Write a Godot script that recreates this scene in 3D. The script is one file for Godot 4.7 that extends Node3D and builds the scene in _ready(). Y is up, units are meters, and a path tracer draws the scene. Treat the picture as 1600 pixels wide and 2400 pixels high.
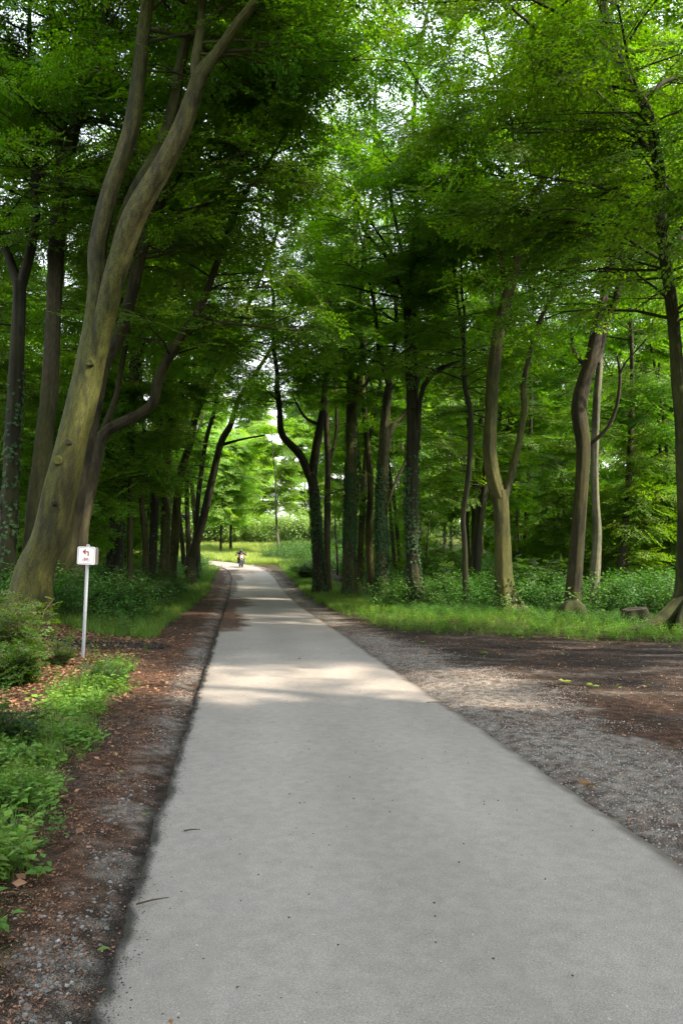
extends Node3D

const TO_SUN := Vector3(0.67, 0.69, 0.26)
const HALF_ROAD := 1.455

var rng := RandomNumberGenerator.new()
var noise := FastNoiseLite.new()
var mats := {}
var spray: Mesh
var far_spray: Mesh
var sprig: Mesh
var told := {}
var solid := false
var ivy_leaf: Mesh
var ground_profile := PackedVector2Array()
var bend: Array[Vector2] = []
var taken := {}


# ------------------------------------------------------------------ mesh helpers
class Shape:
	var v := PackedVector3Array()
	var n := PackedVector3Array()
	var c := PackedColorArray()
	var uv := PackedVector2Array()
	var i := PackedInt32Array()

	func tri(a: Vector3, b: Vector3, d: Vector3, col: Color) -> void:
		# a, b, d counter-clockwise seen from outside; stored clockwise for Godot
		var nn := (b - a).cross(d - a).normalized()
		var k := v.size()
		v.append(a); v.append(d); v.append(b)
		for q in 3:
			n.append(nn); c.append(col)
		uv.append(Vector2(a.x, a.z)); uv.append(Vector2(d.x, d.z)); uv.append(Vector2(b.x, b.z))
		i.append(k); i.append(k + 1); i.append(k + 2)

	func quad(a: Vector3, b: Vector3, d: Vector3, e: Vector3, col: Color) -> void:
		tri(a, b, d, col)
		tri(a, d, e, col)

	func box(at: Vector3, size: Vector3, col: Color, turn := Basis()) -> void:
		var h := size / 2.0
		var p: Array[Vector3] = []
		for x in [-1, 1]:
			for y in [-1, 1]:
				for z in [-1, 1]:
					p.append(at + turn * Vector3(x * h.x, y * h.y, z * h.z))
		quad(p[0], p[1], p[3], p[2], col); quad(p[4], p[6], p[7], p[5], col)
		quad(p[0], p[4], p[5], p[1], col); quad(p[2], p[3], p[7], p[6], col)
		quad(p[0], p[2], p[6], p[4], col); quad(p[1], p[5], p[7], p[3], col)

	func mesh() -> ArrayMesh:
		var m := ArrayMesh.new()
		var a := []
		a.resize(Mesh.ARRAY_MAX)
		a[Mesh.ARRAY_VERTEX] = v
		a[Mesh.ARRAY_NORMAL] = n
		a[Mesh.ARRAY_COLOR] = c
		a[Mesh.ARRAY_TEX_UV] = uv
		a[Mesh.ARRAY_INDEX] = i
		m.add_surface_from_arrays(Mesh.PRIMITIVE_TRIANGLES, a)
		return m


func numbered(called: String) -> String:
	var k: int = taken.get(called, 0)
	taken[called] = k + 1
	return called if k == 0 else "%s_%03d" % [called, k]


func tag(o: Node3D, label: String, category := "", group := "", kind := "") -> void:
	if label:
		o.set_meta("label", label)
	if category:
		o.set_meta("category", category)
	if group:
		o.set_meta("group", group)
	if kind:
		o.set_meta("kind", kind)


func base(called: String, at: Vector3, turn := 0.0) -> Node3D:
	var o := Node3D.new()
	o.name = numbered(called)
	o.position = at
	o.rotation.y = turn
	add_child(o, true)
	return o


func put(called: String, m: Mesh, mat: Material, parent: Node3D = null) -> MeshInstance3D:
	var o := MeshInstance3D.new()
	o.name = called if parent else numbered(called)
	o.mesh = m
	o.material_override = mat
	if parent == null:
		parent = self
	parent.add_child(o, true)
	return o


func many(called: String, m: Mesh, mat: Material, xf: Array[Transform3D], cols: Array[Color], parent: Node3D = null) -> MultiMeshInstance3D:
	var mm := MultiMesh.new()
	mm.transform_format = MultiMesh.TRANSFORM_3D
	mm.use_colors = true
	mm.mesh = m
	mm.instance_count = xf.size()
	for k in xf.size():
		mm.set_instance_transform(k, xf[k])
		mm.set_instance_color(k, cols[k])
	var o := MultiMeshInstance3D.new()
	o.name = called if parent else numbered(called)
	o.multimesh = mm
	o.material_override = mat
	o.set_meta("kind", "stuff")
	if parent == null:
		parent = self
	parent.add_child(o, true)
	return o


func smooth(l: Array, step: float) -> Array:
	# flat x, y, z, r list -> finely sampled points and radii
	var p := PackedVector3Array()
	var r := PackedFloat32Array()
	var cnt := l.size() / 4
	var at := func(k: int) -> Vector3:
		k = clampi(k, 0, cnt - 1)
		return Vector3(l[k * 4], l[k * 4 + 1], l[k * 4 + 2])
	for k in cnt - 1:
		var a: Vector3 = at.call(k)
		var b: Vector3 = at.call(k + 1)
		var m := maxi(1, int(ceil(a.distance_to(b) / step)))
		for q in m:
			var t := float(q) / m
			p.append(a.cubic_interpolate(b, at.call(k - 1), at.call(k + 2), t))
			r.append(lerpf(l[k * 4 + 3], l[k * 4 + 7], t))
	p.append(at.call(cnt - 1))
	r.append(l[cnt * 4 - 1])
	return [p, r]


func tube(s: Shape, p: PackedVector3Array, r: PackedFloat32Array, sides: int, col: Callable, wobble := 0.0, foot := -1e9, flare := 0.0, lobes := 5.0) -> void:
	var rings := p.size()
	if rings < 2:
		return
	var first := s.v.size()
	var up := (p[1] - p[0]).normalized()
	var side := up.cross(Vector3(0.31, 0.17, 0.93)).normalized()
	var along := 0.0
	for k in rings:
		var t := (p[mini(k + 1, rings - 1)] - p[maxi(k - 1, 0)]).normalized()
		side = (side - t * side.dot(t)).normalized()
		var other := t.cross(side)
		if k:
			along += p[k].distance_to(p[k - 1])
		var h := p[k].y - foot
		for j in sides + 1:
			var a := TAU * (j % sides) / sides
			var dir := side * cos(a) + other * sin(a)
			var rr := r[k]
			if wobble > 0.0:
				rr *= 1.0 + wobble * (noise.get_noise_3d(cos(a) * 18.0 + p[0].x * 9.0, sin(a) * 18.0, along * 14.0) + 0.6 * noise.get_noise_3d(cos(a) * 60.0, sin(a) * 60.0 + p[0].z * 7.0, along * 26.0))
			if wobble > 0.1:
				rr *= 1.0 + 0.05 * sin(4.0 * a + 1.4 * sin(along * 0.45 + p[0].x) + p[0].z) + 0.022 * sin(9.0 * a + 2.0 * sin(along * 0.8))
			if flare > 0.0 and h < 3.0:
				var root := 0.35 + 0.65 * (0.5 + 0.5 * cos(lobes * a + p[0].x * 3.0 + 0.7 * sin(2.0 * a)))
				rr *= 1.0 + flare * (exp(-maxf(h, 0.0) / 0.5) * root * 1.15 + exp(-maxf(h, 0.0) / 1.2) * 0.25 * root)
			s.v.append(p[k] + dir * rr)
			s.n.append(dir)
			s.uv.append(Vector2(float(j) / sides * maxf(1.0, round(TAU * r[0])), along))
			s.c.append(col.call(p[k] + dir * rr, dir, h))
	var w := sides + 1
	for k in rings - 1:
		for j in sides:
			var a := first + k * w + j
			s.i.append(a); s.i.append(a + w); s.i.append(a + 1)
			s.i.append(a + 1); s.i.append(a + w); s.i.append(a + w + 1)
	if wobble > 0.0 or flare > 0.0:
		for k in rings:
			for j in w:
				var jl := (j - 1 + sides) % sides
				var jr := (j + 1) % sides
				var kd := maxi(k - 1, 0)
				var ku := mini(k + 1, rings - 1)
				var across := s.v[first + k * w + jr] - s.v[first + k * w + jl]
				var upward := s.v[first + ku * w + j] - s.v[first + kd * w + j]
				var nn := across.cross(upward).normalized()
				if nn.dot(s.n[first + k * w + j]) < 0.0:
					nn = -nn
				s.n[first + k * w + j] = nn


func plain_tube(s: Shape, a: Vector3, b: Vector3, ra: float, rb: float, sides: int, col: Color) -> void:
	tube(s, PackedVector3Array([a, b]), PackedFloat32Array([ra, rb]), sides, func(_p: Vector3, _d: Vector3, _h: float) -> Color: return col)


func lathe(s: Shape, at: Vector3, axis: Basis, prof: Array, sides: int, col: Color) -> void:
	# prof: Vector2(radius, along the axis' y)
	var first := s.v.size()
	for k in prof.size():
		var q: Vector2 = prof[k]
		var before: Vector2 = prof[maxi(k - 1, 0)]
		var after: Vector2 = prof[mini(k + 1, prof.size() - 1)]
		var t := after - before
		for j in sides + 1:
			var a := TAU * j / sides
			s.v.append(at + axis * Vector3(q.x * cos(a), q.y, q.x * sin(a)))
			s.n.append((axis * Vector3(t.y * cos(a), -t.x, t.y * sin(a))).normalized())
			s.uv.append(Vector2(float(j) / sides, float(k)))
			s.c.append(col)
	for k in prof.size() - 1:
		for j in sides:
			var a := first + k * (sides + 1) + j
			var b := a + sides + 1
			s.i.append(a); s.i.append(a + 1); s.i.append(b)
			s.i.append(a + 1); s.i.append(b + 1); s.i.append(b)


# ------------------------------------------------------------------ materials
func grey(w: int, freq: float, kind: int, sd: int, oct := 4) -> Image:
	var f := FastNoiseLite.new()
	f.seed = sd
	f.frequency = freq
	f.noise_type = kind as FastNoiseLite.NoiseType
	f.fractal_octaves = oct
	return f.get_seamless_image(w, w, false, false, 0.12)


func tinted(parts: Array, w: int, low: Color, high: Color, contrast := 1.0) -> ImageTexture:
	# parts: [image, weight, x repeat, y repeat]; colours are linear reflectances
	var data := PackedByteArray()
	data.resize(w * w * 3)
	var raw: Array[PackedByteArray] = []
	for p in parts:
		var im: Image = p[0]
		im.convert(Image.FORMAT_L8)
		raw.append(im.get_data())
	var lut: Array[Color] = []
	for k in 256:
		lut.append(low.lerp(high, k / 255.0).linear_to_srgb())
	var at := 0
	for y in w:
		for x in w:
			var t := 0.0
			for k in parts.size():
				var p: Array = parts[k]
				t += (raw[k][((y * int(p[3])) % w) * w + (x * int(p[2])) % w] / 255.0 - 0.5) * float(p[1])
			var col := lut[clampi(int((0.5 + t * contrast) * 255.0), 0, 255)]
			data[at] = col.r8
			data[at + 1] = col.g8
			data[at + 2] = col.b8
			at += 3
	return ImageTexture.create_from_image(Image.create_from_data(w, w, false, Image.FORMAT_RGB8, data))


func surface(called: String, tex: Texture2D, rough: float, scale := Vector3.ONE, relief := 0.0, spec := 0.4) -> StandardMaterial3D:
	var m := StandardMaterial3D.new()
	m.resource_name = called
	m.vertex_color_use_as_albedo = true
	m.albedo_texture = tex
	m.roughness = rough
	m.metallic_specular = spec
	m.uv1_scale = scale
	if relief != 0.0:
		m.heightmap_enabled = true
		m.heightmap_texture = tex
		m.heightmap_scale = relief
	mats[called] = m
	return m


func leafy(called: String, back: Color, rough := 0.45, spec := 0.45) -> StandardMaterial3D:
	var m := surface(called, null, rough, Vector3.ONE, 0.0, spec)
	m.backlight_enabled = true
	m.backlight = back
	m.cull_mode = BaseMaterial3D.CULL_DISABLED
	return m


func paint(called: String, col: Color, rough := 0.5, metal := 0.0) -> StandardMaterial3D:
	var m := StandardMaterial3D.new()
	m.resource_name = called
	m.albedo_color = col.linear_to_srgb()
	m.roughness = rough
	m.metallic = metal
	mats[called] = m
	return m


func make_materials() -> void:
	var fine := grey(512, 0.09, FastNoiseLite.TYPE_SIMPLEX_SMOOTH, 1, 3)
	var speck := grey(512, 0.35, FastNoiseLite.TYPE_VALUE, 2, 2)
	var broad := grey(512, 0.012, FastNoiseLite.TYPE_SIMPLEX_SMOOTH, 3, 5)
	var cell := grey(512, 0.06, FastNoiseLite.TYPE_CELLULAR, 4, 2)
	# bark: u goes round the stem, v up it
	surface("beech", tinted([[broad, 0.45, 2, 1], [fine, 0.6, 4, 1], [speck, 0.35, 1, 1], [cell, 0.35, 1, 2]], 512, Color(0.013, 0.012, 0.004), Color(0.108, 0.096, 0.023), 1.5), 0.8, Vector3(1.0, 0.45, 1), 1.2)
	surface("grey", tinted([[broad, 0.8, 1, 1], [fine, 0.5, 1, 4], [speck, 0.2, 1, 1]], 512, Color(0.06, 0.056, 0.038), Color(0.145, 0.135, 0.092)), 0.8, Vector3(1, 0.6, 1), 0.5)
	surface("brown", tinted([[broad, 0.8, 2, 1], [fine, 0.7, 3, 1], [speck, 0.25, 1, 1]], 512, Color(0.020, 0.016, 0.008), Color(0.072, 0.061, 0.032)), 0.85, Vector3(1, 0.5, 1), 0.8)
	surface("dark", tinted([[broad, 0.6, 3, 1], [fine, 0.9, 4, 1], [cell, 0.5, 2, 1]], 512, Color(0.009, 0.008, 0.005), Color(0.043, 0.037, 0.024)), 0.9, Vector3(2, 0.5, 1), 1.4)
	surface("oak", tinted([[fine, 1.0, 4, 1], [cell, 0.8, 3, 1], [broad, 0.5, 1, 1]], 512, Color(0.013, 0.010, 0.006), Color(0.072, 0.056, 0.031)), 0.9, Vector3(2, 0.5, 1), 1.8)
	surface("moss", tinted([[broad, 0.9, 1, 1], [fine, 0.7, 2, 1], [speck, 0.4, 1, 1]], 512, Color(0.015, 0.014, 0.007), Color(0.085, 0.078, 0.035)), 0.9, Vector3(1, 0.5, 1), 0.9)
	surface("twig", null, 0.85)
	leafy("leaf", Color(1.05, 1.12, 0.32))
	leafy("herb", Color(0.80, 0.95, 0.30), 0.55, 0.35)
	leafy("ivy", Color(0.10, 0.14, 0.04), 0.55, 0.28)
	leafy("dead_leaf", Color(0.35, 0.22, 0.10), 0.7, 0.3)
	# asphalt: stones of a few millimetres in grey binder, one tile is 1.6 m
	var stone := grey(1024, 0.16, FastNoiseLite.TYPE_CELLULAR, 11, 1)
	var grit := grey(1024, 0.42, FastNoiseLite.TYPE_VALUE, 12, 2)
	var cloud := grey(1024, 0.008, FastNoiseLite.TYPE_SIMPLEX_SMOOTH, 13, 5)
	var asphalt := surface("asphalt", tinted([[stone, 0.5, 1, 1], [grit, 0.75, 1, 1], [cloud, 0.22, 1, 1]], 1024, Color(0.35, 0.35, 0.35), Color(1.22, 1.2, 1.17).clamp(), 1.0), 0.85, Vector3(0.8, 0.8, 1), 0.2)
	asphalt.metallic_specular = 0.35
	surface("ground", tinted([[stone, 0.8, 1, 1], [grit, 1.0, 1, 1], [cloud, 0.9, 1, 1]], 1024, Color(0.15, 0.14, 0.13), Color(1, 1, 1), 1.1), 0.95, Vector3(0.7, 0.7, 1), 2.0, 0.25)
	surface("stone", null, 0.85)
	surface("wood", tinted([[fine, 0.8, 1, 4], [broad, 0.8, 1, 1]], 512, Color(0.09, 0.065, 0.035), Color(0.26, 0.2, 0.12)), 0.9, Vector3(1, 1, 1), 0.8)


# ------------------------------------------------------------------ the lie of the land
func road_x(d: float) -> float:
	return 0.945 - 0.127 * d


func rise(d: float) -> float:
	var n := ground_profile.size()
	if d <= ground_profile[0].x:
		return ground_profile[0].y
	for k in n - 1:
		var a := ground_profile[k]
		var b := ground_profile[k + 1]
		if d < b.x:
			var p := ground_profile[maxi(k - 1, 0)]
			var q := ground_profile[mini(k + 2, n - 1)]
			return cubic_interpolate_in_time(a.y, b.y, p.y, q.y, (d - a.x) / (b.x - a.x), b.x - a.x, p.x - a.x - 0.001, q.x - a.x + 0.001)
	return ground_profile[n - 1].y


func off_road(x: float, d: float) -> float:
	# metres right of the middle of the road (left is negative)
	if d < 56.0:
		return x - road_x(d)
	var best := 1e9
	for q in bend:
		best = minf(best, Vector2(x, d).distance_squared_to(q))
	return sqrt(best) * (1.0 if x > road_x(d) else -1.0)


func land(x: float, z: float) -> float:
	var d := -z
	var s := off_road(x, d)
	var e := absf(s) - HALF_ROAD
	var h := rise(d)
	if e < 0.0:
		return h - 0.06
	h -= 0.055 * (1.0 - smoothstep(0.0, 0.35, e)) + 0.02 * (1.0 - smoothstep(0.3, 1.5, e))
	if s < 0.0:
		h += 0.5 * smoothstep(2.2, 5.5, e) * (1.0 - smoothstep(24.0, 40.0, d)) * smoothstep(9.0, 15.0, d)
	h += noise.get_noise_2d(x * 30.0, z * 30.0) * 0.05 * smoothstep(0.1, 1.2, e)
	h += noise.get_noise_2d(x * 8.0 + 300.0, z * 8.0) * 0.35 * smoothstep(4.0, 12.0, e) * (1.0 - clearing(x, d))
	return h


func clearing(x: float, d: float) -> float:
	var far_side := 19.6 - (x - 1.35) * 0.58 + 1.1 * noise.get_noise_2d(x * 40.0, 7.0) + 0.6 * noise.get_noise_2d(x * 140.0, d * 90.0)
	return (1.0 - smoothstep(far_side - 0.35, far_side + 0.35, d)) * smoothstep(HALF_ROAD, HALF_ROAD + 0.5, off_road(x, d))


func step_list(l: Array, d: float) -> float:
	for k in range(0, l.size() - 2, 2):
		if d < l[k + 2]:
			return lerpf(l[k + 1], l[k + 3], clampf((d - l[k]) / (l[k + 2] - l[k]), 0.0, 1.0))
	return l[l.size() - 1]


func gravel_left(d: float) -> float:
	return step_list([3.0, 0.34, 8.0, 0.32, 14.0, 0.40, 22.0, 0.45, 40.0, 0.5], d)


func soil_left(d: float) -> float:
	return step_list([3.0, 0.62, 4.5, 0.66, 8.0, 0.9, 12.0, 1.1, 16.0, 1.5, 22.0, 1.4, 40.0, 1.2], d)


func grass_left(d: float) -> float:
	return step_list([3.0, 3.2, 4.5, 2.7, 6.5, 2.0, 8.0, 1.75, 12.0, 1.85, 13.5, 1.6, 14.6, 1.2, 17.5, 1.2, 20.0, 6.0, 60.0, 8.0], d)


func gravel_right(d: float) -> float:
	return step_list([3.0, 2.0, 6.0, 1.5, 8.0, 1.25, 11.0, 1.55, 14.0, 1.25, 17.0, 1.0, 22.0, 0.8, 60.0, 0.45], d)


# where the sun comes through the canopy, on the ground
func sunlit(x: float, d: float) -> float:
	var w := noise.get_noise_2d(x * 22.0, d * 22.0) * 1.3
	var a := smoothstep(8.0, 9.0, d + w + maxf(x, 0.0) * 0.35) * (1.0 - smoothstep(13.2, 14.4, d + w + maxf(x, 0.0) * 0.4)) * smoothstep(-8.5, -7.0, x) * (1.0 - smoothstep(4.6, 6.0, x + w))
	var b := smoothstep(3.0, 4.0, d) * (1.0 - smoothstep(9.0, 10.0, d)) * (1.0 - smoothstep(-3.2, -2.2, x + w * 0.6)) * smoothstep(-7.0, -5.5, x)
	var c := smoothstep(60.0, 65.0, d + w) * (1.0 - smoothstep(118.0, 124.0, d)) * smoothstep(-44.0, -38.0, x) * (1.0 - smoothstep(2.0, 5.0, x))
	var spots := smoothstep(0.02, 0.16, noise.get_noise_2d(x * 12.0 + 90.0, d * 12.0) + 0.25 * smoothstep(36.0, 52.0, d)) * smoothstep(31.0, 37.0, d)
	spots = maxf(spots, smoothstep(0.25, 0.35, noise.get_noise_2d(x * 16.0 + 50.0, d * 16.0)) * smoothstep(15.0, 18.0, d))
	var mouth := 0.8 * smoothstep(44.0, 48.0, d) * (1.0 - smoothstep(62.0, 64.0, d)) * smoothstep(-17.0, -14.0, x) * (1.0 - smoothstep(1.0, 3.0, x))
	spots = maxf(spots, mouth)
	return maxf(maxf(a * 0.86, b * 0.75), maxf(c, spots * 0.7))


func in_the_way(p: Vector3) -> bool:
	var d := -p.z
	if d < 7.0 and p.y < 9.0 and absf(p.x) < 9.0:
		return true
	var s := off_road(p.x, d)
	var up := p.y - rise(d)
	if absf(s) < 3.6 and up < 6.4 + 0.08 * d and d < 74.0:
		return true
	if absf(s) < 6.0 and up < 3.6 and d < 66.0:
		return true
	if d < 20.0 and up < 5.5:
		return true
	if p.x < -1.0 - 0.05 * d and d < 18.6 and p.y < 15.0 and rng.randf() < 0.88:
		return true
	if solid or d > 83.0 or (d > 58.0 and p.x < -22.0):
		return false
	var k := p.y / TO_SUN.y
	var g := p - TO_SUN * k
	return rng.randf() < sunlit(g.x, -g.z)


# ------------------------------------------------------------------ leaves and trees
func add_leaf(s: Shape, at: Vector3, dir: Vector3, up: Vector3, l: float, w: float, col: Color) -> void:
	var side := dir.cross(up).normalized() * w * 0.5
	var nn := side.cross(dir).normalized()
	var tip := at + dir * l - nn * l * 0.10
	var mid := at + dir * l * 0.5 - nn * w * 0.10
	var a := at + dir * l * 0.42 + side + nn * w * 0.08
	var b := at + dir * l * 0.42 - side + nn * w * 0.08
	s.tri(at, mid, a, col); s.tri(mid, tip, a, col)
	s.tri(at, b, mid, col); s.tri(mid, b, tip, col)


func make_spray(sd: int, twigs: int, l: float, w: float, step: float) -> Mesh:
	# a flat fan of beech leaves on its twig: grows along +x, lies in xz
	var r := RandomNumberGenerator.new()
	r.seed = sd
	var s := Shape.new()
	var bark := Color(1.2, 0.42, 1.5)
	plain_tube(s, Vector3(-0.05, 0, 0), Vector3(0.85, -0.03, 0), 0.006, 0.002, 3, bark)
	for k in twigs:
		var t := 0.06 + 0.9 * k / twigs
		var side := 1.0 if k % 2 else -1.0
		var ang := side * r.randf_range(0.6, 1.0)
		var dir := Vector3(cos(ang), r.randf_range(-0.14, 0.10), sin(ang)).normalized()
		var at := Vector3(t * 0.88, -0.03 * t, 0)
		var length := (0.42 - 0.26 * t) * r.randf_range(0.75, 1.2)
		plain_tube(s, at, at + dir * length, 0.003, 0.0015, 3, bark)
		var n := maxi(2, int(length / step))
		for q in n + 1:
			var f := float(q + 0.6) / (n + 0.6)
			var zig := (1.0 if q % 2 else -1.0) * r.randf_range(0.5, 0.95)
			if q == n:
				zig = 0.0
			var ld := dir.rotated(Vector3.UP, zig)
			ld.y += r.randf_range(-0.30, 0.18)
			var up := Vector3(r.randf_range(-0.35, 0.35), 1, r.randf_range(-0.35, 0.35)).normalized()
			var tone := r.randf_range(0.8, 1.2)
			add_leaf(s, at + dir * length * f, ld.normalized(), up, l * r.randf_range(0.7, 1.15), w * r.randf_range(0.75, 1.1), Color(tone * r.randf_range(0.9, 1.12), tone, tone))
	for q in 3:
		add_leaf(s, Vector3(0.80, -0.03, 0), Vector3(1, -0.1, r.randf_range(-0.6, 0.6)).normalized(), Vector3.UP, l, w, Color.WHITE)
	var m := s.mesh()
	return m


func leaf_color() -> Color:
	var t := rng.randf_range(0.72, 1.25)
	var y := rng.randf_range(0.85, 1.25)
	return Color(0.148 * t * y, 0.305 * t, 0.027 * t)


var bark_tints := {}


func bark_color(kind: String, mossy: float) -> Callable:
	return func(p: Vector3, dir: Vector3, h: float) -> Color:
		var q := noise.get_noise_3d(p.x * 16.0, p.y * 7.0, p.z * 16.0)
		var t := smoothstep(-0.35, 0.3, q + 0.35 * dir.y + mossy * exp(-maxf(h, 0.0) / 0.9) + 0.08)
		if kind == "grey":
			t *= 0.35
		var green := Color(0.78, 0.92, 0.38) if kind != "moss" else Color(0.52, 0.68, 0.2)
		var streak := 1.0 - 0.5 * smoothstep(0.08, 0.30, noise.get_noise_3d(p.x * 130.0, p.y * 22.0, p.z * 130.0 + 31.0)) + 0.25 * smoothstep(0.1, 0.4, noise.get_noise_3d(p.x * 60.0 + 9.0, p.y * 40.0, p.z * 60.0))
		var dark := streak * (1.0 - 0.35 * smoothstep(0.1, 0.5, noise.get_noise_3d(p.x * 30.0 + 50.0, p.y * 20.0, p.z * 30.0)))
		var c := Color.WHITE.lerp(green, t)
		return Color(c.r * dark, c.g * dark, c.b * dark)


func grow_crown(o: Node3D, lines: Array, kind: String, how: Dictionary, far := false) -> void:
	# boughs leave the stems, fork, and carry flat sprays of leaves
	var spots: Array[Vector3] = []
	var thick: Array[float] = []
	var low: float = how.base + land(o.position.x, o.position.z)
	for l in lines:
		var p: PackedVector3Array = l[0]
		var r: PackedFloat32Array = l[1]
		for k in p.size():
			if p[k].y > low:
				spots.append(p[k])
				thick.append(r[k])
	if spots.is_empty():
		return
	var s := Shape.new()
	var xf: Array[Transform3D] = []
	var cols: Array[Color] = []
	var tint := leaf_color()
	var col := bark_color(kind, 0.1)
	var n := int(how.n * 2.2)
	for b in n:
		var k := rng.randi_range(0, spots.size() - 1)
		var at := spots[k]
		var a := rng.randf() * TAU
		if rng.randf() < 0.35 and absf(off_road(at.x, -at.z)) < 13.0 and at.z > -70.0:
			# boughs reach for the light over the road
			a = rng.randf_range(-0.9, 0.9) + (PI if at.x > road_x(-at.z) else 0.0)
		var lift := rng.randf_range(0.05, 0.75)
		var long: float = rng.randf_range(how.lo, how.hi)
		if thick[k] < 0.07:
			long *= 0.7
		var out := Vector3(cos(a), lift, sin(a)).normalized()
		var pts := PackedVector3Array()
		var rad := PackedFloat32Array()
		var r0 := minf(thick[k] * 0.55, 0.008 + 0.008 * long)
		var bow := Vector3(rng.randf_range(-0.15, 0.15), 0, rng.randf_range(-0.15, 0.15))
		for q in 6:
			var t := q / 5.0
			pts.append(at + out * long * t + bow * long * sin(t * PI) + Vector3(sin(t * 9.0 + b), cos(t * 7.0 + b), sin(t * 8.0 - b)) * 0.05 * long * t * (1.2 - t) + Vector3.DOWN * long * t * t * lift * 0.75)
			rad.append(lerpf(r0, 0.006, t))
		if in_the_way(pts[3]) and in_the_way(pts[5]):
			continue
		var kept := 0
		var dip := rng.randf_range(-0.55, 0.08)
		var roll_x := rng.randf_range(-0.6, 0.6)
		var roll_z := rng.randf_range(-0.6, 0.6)
		var part := Shape.new()
		tube(part, pts, rad, 5, col)
		var twigs: Array = [[pts, 0.25]]
		for q in 6:
			var t := 0.22 + 0.12 * q
			var start := pts[int(t * 5.0)].lerp(pts[mini(int(t * 5.0) + 1, 5)], t * 5.0 - int(t * 5.0))
			var way := out.rotated(Vector3.UP, (1.0 if q % 2 else -1.0) * rng.randf_range(0.6, 1.1))
			way.y = rng.randf_range(-0.05, 0.2)
			var l2 := long * rng.randf_range(0.3, 0.62)
			var sub := PackedVector3Array([start, start + way * l2 * 0.5, start + way * l2 + Vector3.DOWN * l2 * 0.12])
			tube(part, sub, PackedFloat32Array([maxf(0.005, r0 * 0.4), 0.006, 0.003]), 4, col)
			twigs.append([sub, 0.15])
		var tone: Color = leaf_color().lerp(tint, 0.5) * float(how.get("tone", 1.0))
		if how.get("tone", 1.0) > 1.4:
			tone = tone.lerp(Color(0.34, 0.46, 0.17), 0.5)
		var total := int(how.spr * 0.85)
		for q in total:
			var w: Array = twigs[0] if rng.randf() < 0.22 else twigs[rng.randi_range(1, 6)]
			var line: PackedVector3Array = w[0]
			var t := rng.randf_range(w[1], 1.0)
			var f := t * (line.size() - 1)
			var i0 := mini(int(f), line.size() - 2)
			var spot := line[i0].lerp(line[i0 + 1], f - i0) + Vector3(rng.randf_range(-0.15, 0.15), rng.randf_range(-0.10, 0.12), rng.randf_range(-0.15, 0.15))
			if in_the_way(spot):
				continue
			var dir := (line[i0 + 1] - line[i0]).normalized().rotated(Vector3.UP, rng.randf_range(-1.25, 1.25))
			dir.y += dip + rng.randf_range(-0.22, 0.16)
			dir = dir.normalized()
			var up := Vector3(roll_x + rng.randf_range(-0.3, 0.3), 1, roll_z + rng.randf_range(-0.3, 0.3))
			var side := dir.cross(up).normalized()
			up = side.cross(dir)
			var sc: float = how.sc * rng.randf_range(0.75, 1.25)
			xf.append(Transform3D(Basis(dir * sc, up * sc, side * sc), spot - o.position))
			var v := rng.randf_range(0.85, 1.15)
			cols.append(Color(tone.r * v * rng.randf_range(0.92, 1.1), tone.g * v, tone.b * v))
			kept += 1
		if kept > 0.4 * total:
			var from := s.v.size()
			s.v.append_array(part.v); s.n.append_array(part.n); s.c.append_array(part.c); s.uv.append_array(part.uv)
			for q in part.i:
				s.i.append(q + from)
	for k in s.v.size():
		s.v[k] -= o.position
	if s.v.size():
		var bo := put("bough", s.mesh(), mats["twig" if kind == "" else kind], o)
		bo.set_meta("kind", "stuff")
	if xf.size():
		many("crown", far_spray if far else spray, mats.leaf, xf, cols, o)


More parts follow.
